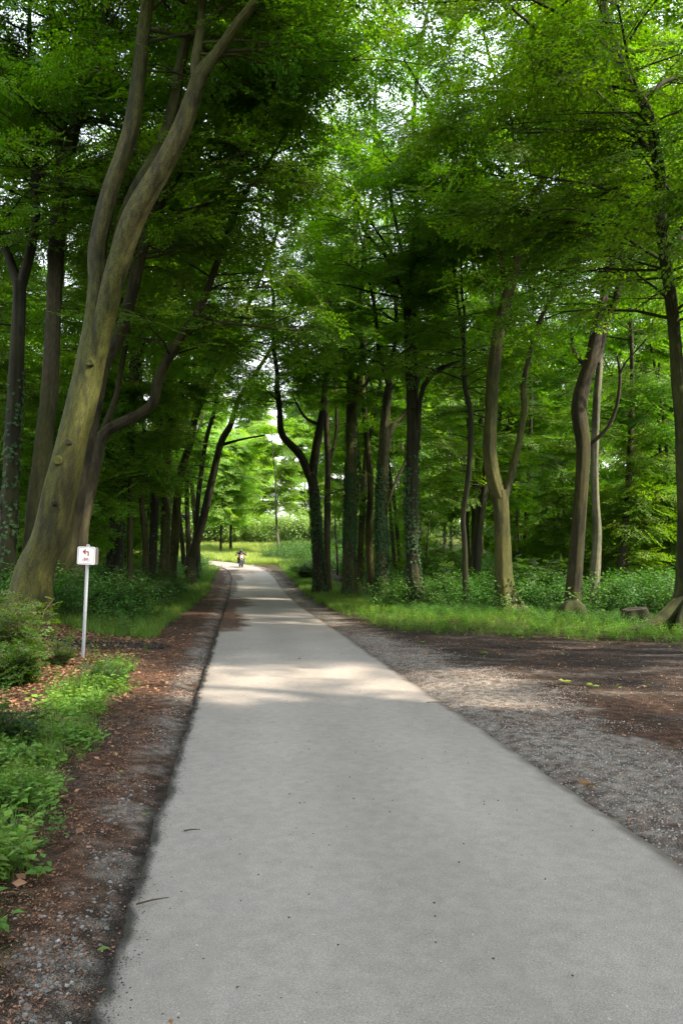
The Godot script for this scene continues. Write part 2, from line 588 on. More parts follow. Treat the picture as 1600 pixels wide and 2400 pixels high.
func tree(called: String, label: String, group: String, kind: String, limbs: Array, how: Dictionary, more: Dictionary) -> Node3D:
	rng.seed = hash(called + label)
	var first: Array = limbs[0]
	var foot := land(first[0], first[2])
	var o := base(called, Vector3(first[0], foot, first[2]))
	tag(o, label, "tree", group)
	if first[1] > foot - 0.15:
		limbs[0] = [first[0] - (first[4] - first[0]) * 0.1, foot - 0.35, first[2], first[3] * 1.06] + first
	var lines := []
	for k in limbs.size():
		var big: bool = limbs[k][3] > 0.14 and first[2] > -32.0
		var l := smooth(limbs[k], 0.09 if big else 0.22 if k == 0 else 0.3)
		lines.append(l)
		var s := Shape.new()
		var thick: float = limbs[k][3]
		tube(s, l[0], l[1], 44 if big else 22 if thick > 0.2 else 14 if thick > 0.07 else 9, bark_color(kind, 0.9 if k == 0 else 0.15), 0.13 if thick > 0.1 else 0.08, foot if k == 0 else -1e9, more.get("flare", 0.35) if k == 0 else 0.0, 5.0 if thick > 0.25 else 4.0)
		for q in s.v.size():
			s.v[q] -= o.position
		put("trunk" if k == 0 else "root" if more.get("roots", 99) <= k else "limb", s.mesh(), mats["moss" if more.get("mossy", -1) == k else kind], o)
	for kn in more.get("knots", []):
		var s := Shape.new()
		var q := smooth([kn[0], kn[1], kn[2] - kn[3], kn[3] * 1.5, kn[0], kn[1], kn[2] + kn[3] * 0.2, kn[3] * 1.25, kn[0], kn[1], kn[2] + kn[3] * 0.55, kn[3] * 0.95, kn[0], kn[1], kn[2] + kn[3] * 0.45, kn[3] * 0.5, kn[0], kn[1], kn[2] + kn[3] * 0.1, kn[3] * 0.1], 0.02)
		tube(s, q[0], q[1], 14, bark_color(kind, 0.5), 0.12)
		for w in s.v.size():
			s.v[w] -= o.position
		put("knot", s.mesh(), mats["dark" if kn[3] < 0.07 else kind], o)
	if more.has("ivy"):
		var iv: Array = more.ivy
		var xf: Array[Transform3D] = []
		var cols: Array[Color] = []
		var p: PackedVector3Array = lines[0][0]
		var r: PackedFloat32Array = lines[0][1]
		for q in int(iv[2] * 1.6):
			var k := rng.randi_range(0, p.size() - 2)
			var t := rng.randf()
			var at := p[k].lerp(p[k + 1], t)
			var h := at.y - foot
			if h < iv[0] or h > iv[1] * rng.randf_range(0.75, 1.0):
				continue
			var a := rng.randf() * TAU
			var dir := Vector3(cos(a), rng.randf_range(-0.1, 0.5), sin(a)).normalized()
			if noise.get_noise_3d(cos(a) * 25.0 + first[0] * 7.0, at.y * 16.0, sin(a) * 25.0) < -0.02 and rng.randf() < 0.85:
				continue
			at += Vector3(cos(a), 0, sin(a)) * (r[k] * 1.04 + rng.randf_range(0.005, 0.07))
			var x := Vector3(0, -1, 0).rotated(dir, rng.randf_range(-0.7, 0.7))
			x = (x - dir * x.dot(dir)).normalized()
			var sc := rng.randf_range(0.8, 1.35)
			xf.append(Transform3D(Basis(x * sc, dir * sc, x.cross(dir) * sc), at - o.position))
			var v := rng.randf_range(0.7, 1.5)
			cols.append(Color(0.028 * v, 0.062 * v, 0.020 * v))
		many("ivy", ivy_leaf, mats.ivy, xf, cols, o)
	solid = how.get("solid", false)
	grow_crown(o, lines, kind, how, how.get("far", false))
	solid = false
	return o


func where_seen(x: float, d: float) -> String:
	# which of the trees and things one can point to stands nearest to it in the view from the road
	var marks := [[20.0, "the left edge trunk"], [110.0, "the big leaning beech"], [200.0, "the signpost"], [300.0, "the dark ivied trunk"], [390.0, "the pale ivied beech"], [470.0, "the slender leaning tree"], [567.0, "the motorcycle"], [660.0, "the bent limb"], [755.0, "the bent limb tree"], [822.0, "the ivied pale stems"], [898.0, "the mossy forked trunk"], [970.0, "the tall ivied trunk"], [1092.0, "the thin wavy tree"], [1180.0, "the forked beech"], [1265.0, "the space beside the oak"], [1345.0, "the rough oak"], [1400.0, "the grey beech"], [1462.0, "the fan branch tree"], [1555.0, "the two slim right stems"], [1620.0, "the right edge trunk"]]
	var px := 800.0 + 1867.0 * x / d
	if px < -20.0:
		return "left of the view, %d paces off the road" % int(absf(x - road_x(d)) / 1.5)
	if px > 1640.0:
		return "right of the view, %d paces off the road" % int(absf(x - road_x(d)) / 1.5)
	var best: Array = marks[0]
	for m in marks:
		if absf(m[0] - px) < absf(best[0] - px):
			best = m
	var off: float = px - best[0]
	return ("straight behind %s" if absf(off) < 13.0 else "just left of %s" if off < 0.0 else "just right of %s") % best[1]


func tell(kind: String, x: float, d: float, rows: Array) -> String:
	var label := "%s %s, %s" % [kind, where_seen(x, d), rows[0] if d < rows[1] else rows[2] if d < rows[3] else rows[4]]
	if told.has(label):
		label = label.replace("slim ", "second slim ").replace("small ", "second small ").replace("low sunlit", "second low sunlit")
	told[label] = true
	return label


# a tree of the forest behind, grown from its foot alone
func forest_tree(called: String, label: String, group: String, kind: String, at: Vector2, tall: float, r: float, how: Dictionary) -> void:
	rng.seed = hash("%s %.2f %.2f" % [called, at.x, at.y])
	var y := land(at.x, at.y)
	var l := []
	var p := Vector3(at.x, y - 0.2, at.y)
	var lean := Vector3(rng.randf_range(-0.09, 0.09), 1, rng.randf_range(-0.09, 0.09))
	var steps := 8
	for k in steps + 1:
		l.append_array([p.x, p.y, p.z, lerpf(r, maxf(0.02, r * 0.2), float(k) / steps)])
		p += (lean + Vector3(rng.randf_range(-0.07, 0.07), 0, rng.randf_range(-0.07, 0.07))) * tall / steps
	var limbs := [l]
	if tall > 10.0:
		for q in rng.randi_range(1, 2):
			var k := rng.randi_range(3, 5)
			var a := rng.randf() * TAU
			var b := Vector3(l[k * 4], l[k * 4 + 1], l[k * 4 + 2])
			var m := []
			for w in 4:
				m.append_array([b.x, b.y, b.z, l[k * 4 + 3] * (0.6 - 0.15 * w)])
				b += Vector3(cos(a) * 0.45, 1.0 - 0.1 * w, sin(a) * 0.45) * tall * 0.12
			limbs.append(m)
	tree(called, label, group, kind, limbs, how, {})


# ------------------------------------------------------------------ low plants
func make_tuft(sd: int, blades: int, tall: float) -> Mesh:
	var r := RandomNumberGenerator.new()
	r.seed = sd
	var s := Shape.new()
	for k in blades:
		var a := r.randf() * TAU
		var out := Vector3(cos(a), 0, sin(a))
		var side := Vector3(-sin(a), 0, cos(a)) * r.randf_range(0.0022, 0.004)
		var at := out * r.randf_range(0.0, 0.07)
		var h := tall * r.randf_range(0.5, 1.1)
		var bow := r.randf_range(0.2, 0.9) * h
		var last := at
		for q in 3:
			var t := (q + 1) / 3.0
			var nx := at + out * bow * t * t + Vector3.UP * h * (t - 0.3 * t * t * bow / h)
			var w0 := side * (1.0 - q / 3.0)
			var w1 := side * (1.0 - t) * 0.9
			s.quad(last - w0, last + w0, nx + w1, nx - w1, Color.WHITE * lerpf(0.8, 1.15, t))
			last = nx
	return s.mesh()


func make_herb(sd: int, pairs: int, tall: float, l: float, w: float) -> Mesh:
	# upright stem with opposite leaves, like young nettle or ground elder
	var r := RandomNumberGenerator.new()
	r.seed = sd
	var s := Shape.new()
	for stem in 3:
		var foot := Vector3(r.randf_range(-0.1, 0.1), 0, r.randf_range(-0.1, 0.1))
		var top := foot + Vector3(r.randf_range(-0.1, 0.1), tall * r.randf_range(0.6, 1.1), r.randf_range(-0.1, 0.1))
		plain_tube(s, foot, top, 0.004, 0.002, 3, Color(1.0, 0.8, 0.8))
		for k in pairs:
			var t := 0.25 + 0.75 * (k + 1.0) / pairs
			var a := r.randf() * TAU
			for q in 2:
				var dir := Vector3(cos(a + PI * q), r.randf_range(-0.25, 0.35), sin(a + PI * q)).normalized()
				var size := lerpf(1.15, 0.55, t) * r.randf_range(0.8, 1.2)
				var tone := r.randf_range(0.8, 1.2)
				add_leaf(s, foot.lerp(top, t) + dir * 0.02, dir, Vector3(r.randf_range(-0.2, 0.2), 1, r.randf_range(-0.2, 0.2)), l * size, w * size, Color(tone, tone, tone))
	return s.mesh()


func make_bush(sd: int, stems: int, tall: float, l: float, w: float, leaves: int) -> Mesh:
	var r := RandomNumberGenerator.new()
	r.seed = sd
	var s := Shape.new()
	for k in stems:
		var a := r.randf() * TAU
		var foot := Vector3(cos(a), 0, sin(a)) * r.randf_range(0.0, 0.15)
		var top := foot + Vector3(cos(a) * r.randf_range(0.1, 0.6), tall * r.randf_range(0.55, 1.0), sin(a) * r.randf_range(0.1, 0.6))
		plain_tube(s, foot, top, 0.006, 0.002, 3, Color(1.1, 0.5, 1.0))
		for q in leaves:
			var t := r.randf_range(0.2, 1.0)
			var b := r.randf() * TAU
			var reach := Vector3(cos(b), r.randf_range(-0.2, 0.4), sin(b)) * r.randf_range(0.02, 0.24) * (1.2 - 0.6 * t)
			var dir := (reach.normalized() + Vector3(r.randf_range(-0.5, 0.5), r.randf_range(-0.5, 0.2), r.randf_range(-0.5, 0.5))).normalized()
			var tone := r.randf_range(0.8, 1.2)
			add_leaf(s, foot.lerp(top, t) + reach, dir, Vector3(r.randf_range(-0.5, 0.5), 1, r.randf_range(-0.5, 0.5)).normalized(), l * r.randf_range(0.7, 1.2), w * r.randf_range(0.7, 1.2), Color(tone, tone, tone))
	return s.mesh()


func strew(called: String, m: Mesh, mat: Material, label: String, category: String, count: int, across: Vector2, ahead: Vector2, want: Callable, size: Vector2, tone: Callable, tilt := 0.25, lift := 0.0) -> void:
	# across: metres right of the road's middle, ahead: metres along it; want(s, d) is a density from 0 to 1
	rng.seed = hash(called)
	var xf: Array[Transform3D] = []
	var cols: Array[Color] = []
	for k in count:
		var u := rng.randf()
		var d := lerpf(ahead.x, ahead.y, u * u * 0.5 + u * 0.5)
		var s := rng.randf_range(across.x, across.y)
		var x := road_x(d) + s
		if rng.randf() > want.call(s, d, x):
			continue
		if d > 56.0 and absf(off_road(x, d)) < HALF_ROAD + 0.2:
			continue
		var b := Basis(Vector3.UP, rng.randf() * TAU)
		b = Basis(Vector3(rng.randf_range(-1, 1), 0, rng.randf_range(-1, 1)).normalized(), rng.randf_range(-tilt, tilt)) * b
		var sc := rng.randf_range(size.x, size.y)
		var y := land(x, -d)
		if absf(s) < HALF_ROAD + 0.02 and d < 60.0:
			y = rise(d)
		xf.append(Transform3D(b.scaled(Vector3.ONE * sc), Vector3(x, y + lift, -d)))
		cols.append(tone.call())
	if xf.is_empty():
		return
	var o := many(called, m, mat, xf, cols)
	tag(o, label, category)


# ------------------------------------------------------------------ ground, road
func build_land() -> void:
	var ds: Array[float] = []
	var d := -9.0
	while d < 240.0:
		ds.append(d)
		d += 0.10 if d > 2.0 and d < 15.0 else 0.22 if d > 0.0 and d < 36.0 else 0.6 if d < 75.0 else 4.0
	var ss: Array[float] = []
	var s := -130.0
	while s < 130.0:
		ss.append(s)
		var a := absf(s)
		s += 0.10 if a < 4.6 else 0.3 if a < 9.0 else 0.9 if a < 20.0 else 6.0
	var g := Shape.new()
	var w := ss.size()
	for k in ds.size():
		for j in w:
			var x := road_x(minf(ds[k], 70.0)) + ss[j]
			var y := land(x, -ds[k])
			g.v.append(Vector3(x, y, -ds[k]))
			g.uv.append(Vector2(x, -ds[k]))
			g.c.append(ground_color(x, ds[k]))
			g.n.append(Vector3.UP)
	for k in ds.size():
		for j in w:
			var a := g.v[k * w + maxi(j - 1, 0)]
			var b := g.v[k * w + mini(j + 1, w - 1)]
			var c := g.v[maxi(k - 1, 0) * w + j]
			var e := g.v[mini(k + 1, ds.size() - 1) * w + j]
			g.n[k * w + j] = (b - a).cross(e - c).normalized()
			if j < w - 1 and k < ds.size() - 1:
				var q := k * w + j
				g.i.append(q); g.i.append(q + w); g.i.append(q + 1)
				g.i.append(q + 1); g.i.append(q + w); g.i.append(q + w + 1)
	tag(put("forest_ground", g.mesh(), mats.ground), "brown forest floor with gravel verges, leaf litter and dark bare soil beside the road", "", "", "structure")


func ground_color(x: float, d: float) -> Color:
	var s := off_road(x, d)
	var e := absf(s) - HALF_ROAD
	var n1 := noise.get_noise_2d(x * 45.0, d * 45.0)
	var n2 := noise.get_noise_2d(x * 130.0 + 40.0, d * 130.0)
	var n3 := noise.get_noise_2d(x * 14.0 - 70.0, d * 14.0)
	var wob := n1 * 0.22 + n2 * 0.12
	var grav := Color(0.36, 0.31, 0.27)
	var rust := Color(0.16, 0.083, 0.052)
	var soil := Color(0.11, 0.072, 0.052)
	var litter := Color(0.19, 0.10, 0.058)
	var dark := Color(0.062, 0.045, 0.036)
	var turf := Color(0.06, 0.075, 0.022)
	var c := turf
	if e < 0.0:
		return soil
	if s < 0.0:
		var e2 := e + wob
		c = grav.lerp(soil.lerp(rust, 0.4), 0.3 + 0.6 * smoothstep(-0.15, 0.3, n2 + n1))
		c = c.lerp(soil.lerp(rust, smoothstep(-0.3, 0.3, n1 + n3)), smoothstep(gravel_left(d) - 0.16, gravel_left(d) + 0.16, e2))
		c = c.lerp(turf.lerp(soil, 0.5), smoothstep(soil_left(d) - 0.1, soil_left(d) + 0.15, e2))
		c = c.lerp(litter.lerp(soil, 0.35 + n1), smoothstep(grass_left(d) - 0.2, grass_left(d) + 0.2, e2) * (1.0 - smoothstep(19.0, 22.0, d)))
		var pile := Vector2((x + 4.7 + 0.1 * (d - 16.3)) / 1.35, (d - 16.2 + n1 * 0.4) / 0.75).length()
		c = c.lerp(Color(0.014, 0.012, 0.011), 1.0 - smoothstep(0.75, 1.05, pile + n2 * 0.25))
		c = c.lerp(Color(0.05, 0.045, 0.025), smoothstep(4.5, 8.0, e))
		# dark strip of mud right at the asphalt
		c = c.lerp(Color(0.045, 0.04, 0.035), 1.0 - smoothstep(0.02, 0.10, e + n2 * 0.05))
	else:
		var e2 := e + wob * 2.0
		c = grav.lerp(rust, smoothstep(0.05, 0.5, n2 + n3) * 0.55)
		var clear := clearing(x, d)
		var bare := dark.lerp(soil, smoothstep(-0.2, 0.5, n1 + n3 * 0.7)).lerp(grav, 0.35 * smoothstep(0.2, 0.5, noise.get_noise_2d(x * 18.0, d * 60.0 + 9.0)))
		bare = bare.lerp(rust, (1.0 - smoothstep(7.5, 10.5, d + n1 * 2.0)) * 0.8)
		c = c.lerp(bare, smoothstep(gravel_right(d) - 0.3, gravel_right(d) + 0.25, e2))
		var away := 1.0 - clear
		if d > 17.0:
			var beyond := maxf(smoothstep(0.0, 1.0, away * smoothstep(gravel_right(d) + 0.1, gravel_right(d) + 0.5, e + wob)), 0.0)
			c = c.lerp(turf.lerp(soil, 0.45), beyond)
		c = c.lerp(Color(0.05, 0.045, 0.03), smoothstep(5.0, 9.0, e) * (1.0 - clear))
		c = c.lerp(rust.lerp(soil, 0.5), (1.0 - smoothstep(0.0, 0.12, e + n2 * 0.06)) * 0.6)
	if d > 66.0:
		c = c.lerp(Color(0.13, 0.16, 0.04), smoothstep(70.0, 84.0, d))
	return c


func build_road() -> void:
	var path: Array[Vector2] = []
	for k in range(-9, 57, 1):
		path.append(Vector2(road_x(k), k))
	path.append_array(bend)
	var fine: Array[Vector2] = []
	for k in path.size() - 1:
		var a := path[k]
		var b := path[k + 1]
		var m := maxi(1, int(a.distance_to(b) / (0.11 if a.y > 1.5 and a.y < 16.0 else 0.4)))
		for q in m:
			fine.append(a.cubic_interpolate(b, path[maxi(k - 1, 0)], path[mini(k + 2, path.size() - 1)], float(q) / m))
	fine.append(path[path.size() - 1])
	var cols := [-1.47, -1.455, -1.43, -1.40, -1.36, -1.31, -1.24, -1.15, -1.0, -0.8, -0.6, -0.4, -0.2, 0.0, 0.2, 0.4, 0.6, 0.8, 1.0, 1.15, 1.28, 1.37, 1.42, 1.455, 1.47]
	var s := Shape.new()
	var w := cols.size()
	var along := 0.0
	for k in fine.size():
		var t := (fine[mini(k + 1, fine.size() - 1)] - fine[maxi(k - 1, 0)]).normalized()
		var right := Vector2(t.y, -t.x)
		if k:
			along += fine[k].distance_to(fine[k - 1])
		for j in w:
			var off: float = cols[j]
			var edge := (noise.get_noise_2d(along * 60.0, signf(off) * 50.0) * 0.035 + noise.get_noise_2d(along * 260.0, signf(off) * 90.0) * 0.018) * smoothstep(1.0, 1.45, absf(off))
			var p := fine[k] + right * (off + edge)
			var y := rise(p.y) + 0.012 - 0.008 * off * off
			if j == 0 or j == w - 1:
				y -= 0.09
			s.v.append(Vector3(p.x, y, -p.y))
			s.uv.append(Vector2(p.x, p.y))
			s.n.append(Vector3.UP if j > 0 and j < w - 1 else Vector3(signf(off), 0.3, 0).normalized())
			s.c.append(road_color(off, along - 9.0, p))
	for k in fine.size() - 1:
		for j in w - 1:
			var q := k * w + j
			s.i.append(q); s.i.append(q + w); s.i.append(q + 1)
			s.i.append(q + 1); s.i.append(q + w); s.i.append(q + w + 1)
	tag(put("road", s.mesh(), mats.asphalt), "narrow grey asphalt lane running straight into the forest and bending left", "", "", "structure")


func road_color(off: float, d: float, p: Vector2) -> Color:
	var n1 := noise.get_noise_2d(p.x * 12.0 + 33.0, p.y * 6.0)
	var n2 := noise.get_noise_2d(p.x * 60.0, p.y * 60.0)
	var n3 := noise.get_noise_2d(p.x * 170.0, p.y * 170.0)
	var t := 0.30 * (1.0 + 0.16 * n1 + 0.07 * n2)
	var c := Color(t * 1.16, t * 1.015, t * 0.895)
	# wheel tracks a touch paler, middle a touch darker
	c *= 1.0 + 0.10 * exp(-pow((absf(off) - 0.62) / 0.28, 2.0)) - 0.04 * exp(-off * off / 0.06)
	var grime := Color(0.03, 0.028, 0.022)
	var left := off + 1.455
	c = c.lerp(grime, 0.93 * (1.0 - smoothstep(0.012, 0.055, left + n3 * 0.04)))
	c = c.lerp(Color(0.09, 0.07, 0.05), 0.75 * (1.0 - smoothstep(0.0, 0.09, 1.455 - off + n3 * 0.06)))
	# brown litter washed over the left edge further on
	c = c.lerp(Color(0.065, 0.040, 0.028), 0.92 * spill(d, left, p))
	return c


func spill(d: float, left: float, p: Vector2) -> float:
	var t := 0.0
	var n := noise.get_noise_2d(p.x * 60.0, p.y * 40.0) * 0.4 + noise.get_noise_2d(p.x * 25.0, p.y * 12.0) * 0.3
	for q in [[24.0, 4.2, 0.8], [34.5, 3.6, 1.2], [29.0, 4.0, 0.4], [48.0, 8.0, 0.4], [56.0, 4.0, 0.9], [63.5, 3.2, 2.4]]:
		t = maxf(t, 1.0 - smoothstep(0.75, 1.1, Vector2((d - q[0]) / q[1], left / q[2]).length() + n))
	return t


# ------------------------------------------------------------------ sign
func stroke(s: Shape, pts: Array, wide: float, z: float, col: Color) -> void:
	for k in pts.size() - 1:
		var a: Vector2 = pts[k]
		var b: Vector2 = pts[k + 1]
		var t := (b - a).normalized() * wide * 0.5
		var m := Vector2(-t.y, t.x)
		a -= t * 0.5
		b += t * 0.5
		var dz := z + 0.0001 * k
		s.quad(Vector3(a.x - m.x, a.y - m.y, dz), Vector3(b.x - m.x, b.y - m.y, dz), Vector3(b.x + m.x, b.y + m.y, dz), Vector3(a.x + m.x, a.y + m.y, dz), col)


func rounded(half: float, r: float) -> Array:
	var out := []
	for q in 4:
		var c := Vector2(half - r, half - r).rotated(q * PI / 2)
		for k in 5:
			out.append(c + Vector2(r, 0).rotated(q * PI / 2 + k * PI / 8))
	return out


func plate(half: float, thick: float, col: Color) -> Mesh:
	var s := Shape.new()
	var ring := rounded(half, half * 0.2)
	for k in ring.size():
		var a: Vector2 = ring[k]
		var b: Vector2 = ring[(k + 1) % ring.size()]
		s.tri(Vector3(0, 0, thick), Vector3(a.x, a.y, thick), Vector3(b.x, b.y, thick), col)
		s.tri(Vector3(0, 0, 0), Vector3(b.x, b.y, 0), Vector3(a.x, a.y, 0), col)
		s.quad(Vector3(a.x, a.y, 0), Vector3(b.x, b.y, 0), Vector3(b.x, b.y, thick), Vector3(a.x, a.y, thick), col)
	return s.mesh()


func build_sign() -> void:
	var o := base("route_sign", Vector3(-4.50, land(-4.50, -14.0), -14.0), 0.03)
	o.rotation.z = -0.03
	tag(o, "white cycle route sign with red left arrow and bicycle on a grey pole", "sign")
	surface("print", null, 0.45)
	var white := Color(0.80, 0.81, 0.80)
	var zinc := paint("zinc", Color(0.30, 0.32, 0.34), 0.5, 0.3)
	var p := Shape.new()
	lathe(p, Vector3(0, -0.1, 0), Basis(), [Vector2(0.029, 0), Vector2(0.029, 2.02)], 20, Color.WHITE)
	put("pole", p.mesh(), zinc, o)
	var c := Shape.new()
	lathe(c, Vector3(0, 1.92, 0), Basis(), [Vector2(0.033, 0), Vector2(0.033, 0.035), Vector2(0.026, 0.05), Vector2(0.0, 0.055)], 16, Color(0.3, 0.3, 0.3))
	put("pole_cap", c.mesh(), mats.print, o)
	var f := put("sign_plate", plate(0.155, 0.004, white), mats.print, o)
	f.position = Vector3(-0.012, 1.775, 0.046)
	var bd := Shape.new()
	var ring := rounded(0.137, 0.022)
	ring.append(ring[0])
	stroke(bd, ring, 0.006, 0.0055, Color(0.16, 0.03, 0.04))
	put("border", bd.mesh(), mats.print, f)
	var red := Color(0.30, 0.012, 0.02)
	var ar := Shape.new()
	stroke(ar, [Vector2(0.034, 0.0), Vector2(0.034, 0.066), Vector2(-0.045, 0.066)], 0.021, 0.0055, red)
	stroke(ar, [Vector2(-0.012, 0.102), Vector2(-0.054, 0.066), Vector2(-0.012, 0.030)], 0.021, 0.0060, red)
	put("arrow_symbol", ar.mesh(), mats.print, f)
	var bi := Shape.new()
	for wx in [-0.037, 0.037]:
		var circle := []
		for k in 17:
			circle.append(Vector2(wx, -0.078) + Vector2(0.023, 0).rotated(TAU * k / 16))
		stroke(bi, circle, 0.006, 0.0055, red)
	stroke(bi, [Vector2(-0.037, -0.078), Vector2(-0.018, -0.048), Vector2(0.022, -0.048), Vector2(0.0, -0.080), Vector2(-0.018, -0.048)], 0.006, 0.0075, red)
	stroke(bi, [Vector2(0.037, -0.078), Vector2(0.018, -0.038), Vector2(0.028, -0.034)], 0.006, 0.0080, red)
	stroke(bi, [Vector2(0.0, -0.080), Vector2(-0.037, -0.078)], 0.006, 0.0085, red)
	stroke(bi, [Vector2(-0.020, -0.050), Vector2(-0.024, -0.038)], 0.006, 0.0085, red)
	stroke(bi, [Vector2(-0.034, -0.037), Vector2(-0.014, -0.037)], 0.007, 0.0090, red)
	put("bicycle_symbol", bi.mesh(), mats.print, f)
	var r := put("rear_plate", plate(0.155, 0.004, Color(0.24, 0.21, 0.20)), mats.print, o)
	r.position = Vector3(0.014, 1.770, -0.062)
	r.rotation.y = -0.05
	for y in [1.70, 1.85]:
		var br := Shape.new()
		br.box(Vector3(0, y, -0.012), Vector3(0.075, 0.028, 0.112), Color(0.35, 0.36, 0.37))
		put("bracket", br.mesh(), mats.print, o)


# ------------------------------------------------------------------ stumps and other small things
func stump(called: String, label: String, at: Vector2, r: float, h: float, kind: String, cut: bool, flare := 0.55) -> void:
	rng.seed = hash(label)
	var y := land(at.x, at.y)
	var o := base(called, Vector3(at.x, y, at.y))
	tag(o, label, "tree stump")
	var s := Shape.new()
	var p := PackedVector3Array()
	var rad := PackedFloat32Array()
	for k in 9:
		var t := k / 8.0
		p.append(Vector3(0.03 * sin(t * 3.0), lerpf(-0.15, h, t), 0.02 * t))
		rad.append(r * (1.0 - 0.10 * t) * (1.0 if cut or k < 7 else 0.82 if k == 7 else 0.5))
	tube(s, p, rad, 26, bark_color(kind, 0.9 if not cut else 0.4), 0.22, 0.0, flare, 5.0)
	put("trunk", s.mesh(), mats[kind], o)
	var top := Shape.new()
	var c := Vector3.ZERO
	var ring := s.v.slice(8 * 27, 9 * 27)
	for q in 26:
		c += ring[q] / 26.0
	for q in 26:
		var tone := rng.randf_range(0.75, 1.1)
		top.tri(c + Vector3(0, rng.randf_range(0.0, 0.02), 0), ring[(q + 1) % 26] + Vector3(0, -0.003, 0), ring[q] + Vector3(0, -0.003, 0), Color(tone, tone, tone) * (0.16 if cut else 0.12))
	put("cut_face", top.mesh(), mats.wood, o)


func log_piece(called: String, label: String, category: String, pts: Array, kind: String) -> void:
	var o := base(called, Vector3(pts[0], land(pts[0], pts[2]), pts[2]))
	tag(o, label, category)
	var l := smooth(pts, 0.12)
	var s := Shape.new()
	tube(s, l[0], l[1], 14, bark_color(kind, 0.3), 0.16)
	for q in s.v.size():
		s.v[q] -= Vector3(pts[0], 0, pts[2])
	put("stem", s.mesh(), mats[kind], o)


func leaf_thing(label: String, x: float, d: float, l: float, turn: float, col: Color, leaves := 1) -> void:
	rng.seed = hash(label)
	var s := Shape.new()
	for k in leaves:
		var a := turn + (k - (leaves - 1) / 2.0) * 0.8
		var dir := Vector3(cos(a), rng.randf_range(0.0, 0.3), sin(a)).normalized()
		var v := rng.randf_range(0.8, 1.2)
		add_leaf(s, Vector3(0, 0.008 + 0.004 * k, 0), dir, Vector3(rng.randf_range(-0.3, 0.3), 1, rng.randf_range(-0.3, 0.3)).normalized(), l, l * 0.55, Color(col.r * v, col.g * v, col.b * v))
	if leaves > 1:
		plain_tube(s, Vector3(0, 0.006, 0), Vector3(-cos(turn) * l * 1.4, 0.01, -sin(turn) * l * 1.4), 0.003, 0.002, 4, Color(0.10, 0.07, 0.03))
	var on_road := absf(off_road(x, d)) < HALF_ROAD
	var o := put("fallen_leaf" if leaves == 1 else "leafy_twig", s.mesh(), mats.herb)
	o.position = Vector3(x, (rise(d) + 0.008) if on_road else land(x, -d) + 0.02, -d)
	tag(o, label, "leaf" if leaves == 1 else "twig")


func stick(label: String, x: float, d: float, l: float, turn: float) -> void:
	var s := Shape.new()
	var w := Vector3(cos(turn), 0, sin(turn))
	tube(s, PackedVector3Array([Vector3.ZERO, w * l * 0.5 + Vector3(0, 0.008, 0.01), w * l]), PackedFloat32Array([0.005, 0.004, 0.002]), 6, func(_p: Vector3, _d: Vector3, _h: float) -> Color: return Color(0.07, 0.045, 0.025))
	var o := put("stick", s.mesh(), mats.twig)
	o.position = Vector3(x, rise(d) + 0.012, -d)
	tag(o, label, "stick")


func make_stone(sd: int) -> Mesh:
	var s := Shape.new()
	var b := SphereMesh.new()
	b.radial_segments = 7
	b.rings = 3
	b.radius = 0.5
	b.height = 1.0
	var a := b.get_mesh_arrays()
	var pts: PackedVector3Array = a[Mesh.ARRAY_VERTEX]
	var ix: PackedInt32Array = a[Mesh.ARRAY_INDEX]
	var f := func(p: Vector3) -> Vector3:
		return p * (1.0 + 0.9 * noise.get_noise_3d(p.x * 80.0 + sd * 31.0, p.y * 80.0, p.z * 80.0)) * Vector3(1.0, 0.5, 0.72)
	for k in range(0, ix.size(), 3):
		s.tri(f.call(pts[ix[k]]), f.call(pts[ix[k + 2]]), f.call(pts[ix[k + 1]]), Color.WHITE)
	return s.mesh()


func shrub(called: String, label: String, group: String, at: Vector2, tall: float, wide: float, stems: int, leaves: int, sc: float, tone: Color) -> void:
	rng.seed = hash(label)
	var y := land(at.x, at.y)
	var o := base(called, Vector3(at.x, y, at.y))
	tag(o, label, "shrub", group)
	var s := Shape.new()
	var xf: Array[Transform3D] = []
	var cols: Array[Color] = []
	var col := func(_p: Vector3, _d: Vector3, _h: float) -> Color: return Color(0.09, 0.07, 0.04)
	for k in stems:
		var a := TAU * k / stems + rng.randf_range(-0.5, 0.5)
		var reach := wide * rng.randf_range(0.25, 1.0)
		var top := tall * rng.randf_range(0.55, 1.0) * (1.0 - 0.35 * reach / wide)
		var p := PackedVector3Array()
		var r := PackedFloat32Array()
		for q in 6:
			var t := q / 5.0
			p.append(Vector3(cos(a) * reach * t, -0.05 + (top + 0.05) * (t * 1.25 - 0.25 * t * t), sin(a) * reach * t) + Vector3(rng.randf_range(-0.03, 0.03), 0, rng.randf_range(-0.03, 0.03)))
			r.append(lerpf(0.012, 0.003, t))
		tube(s, p, r, 5, col)
		for q in leaves:
			var t := rng.randf_range(0.12, 1.0)
			var f := t * 5.0
			var i0 := mini(int(f), 4)
			var spot := p[i0].lerp(p[i0 + 1], f - i0)
			var b := rng.randf() * TAU
			var dir := Vector3(cos(b), rng.randf_range(-0.25, 0.55), sin(b)).normalized()
			var up := Vector3(rng.randf_range(-0.6, 0.6), 1, rng.randf_range(-0.6, 0.6)).normalized()
			var side := dir.cross(up).normalized()
			up = side.cross(dir)
			var k2 := sc * rng.randf_range(0.6, 1.2) * (1.15 - 0.5 * t)
			xf.append(Transform3D(Basis(dir * k2, up * k2, side * k2), spot))
			var v := rng.randf_range(0.7, 1.3)
			cols.append(Color(tone.r * v * rng.randf_range(0.9, 1.2), tone.g * v, tone.b * v))
	put("stems", s.mesh(), mats.twig, o).set_meta("kind", "stuff")
	many("foliage", sprig, mats.leaf, xf, cols, o)


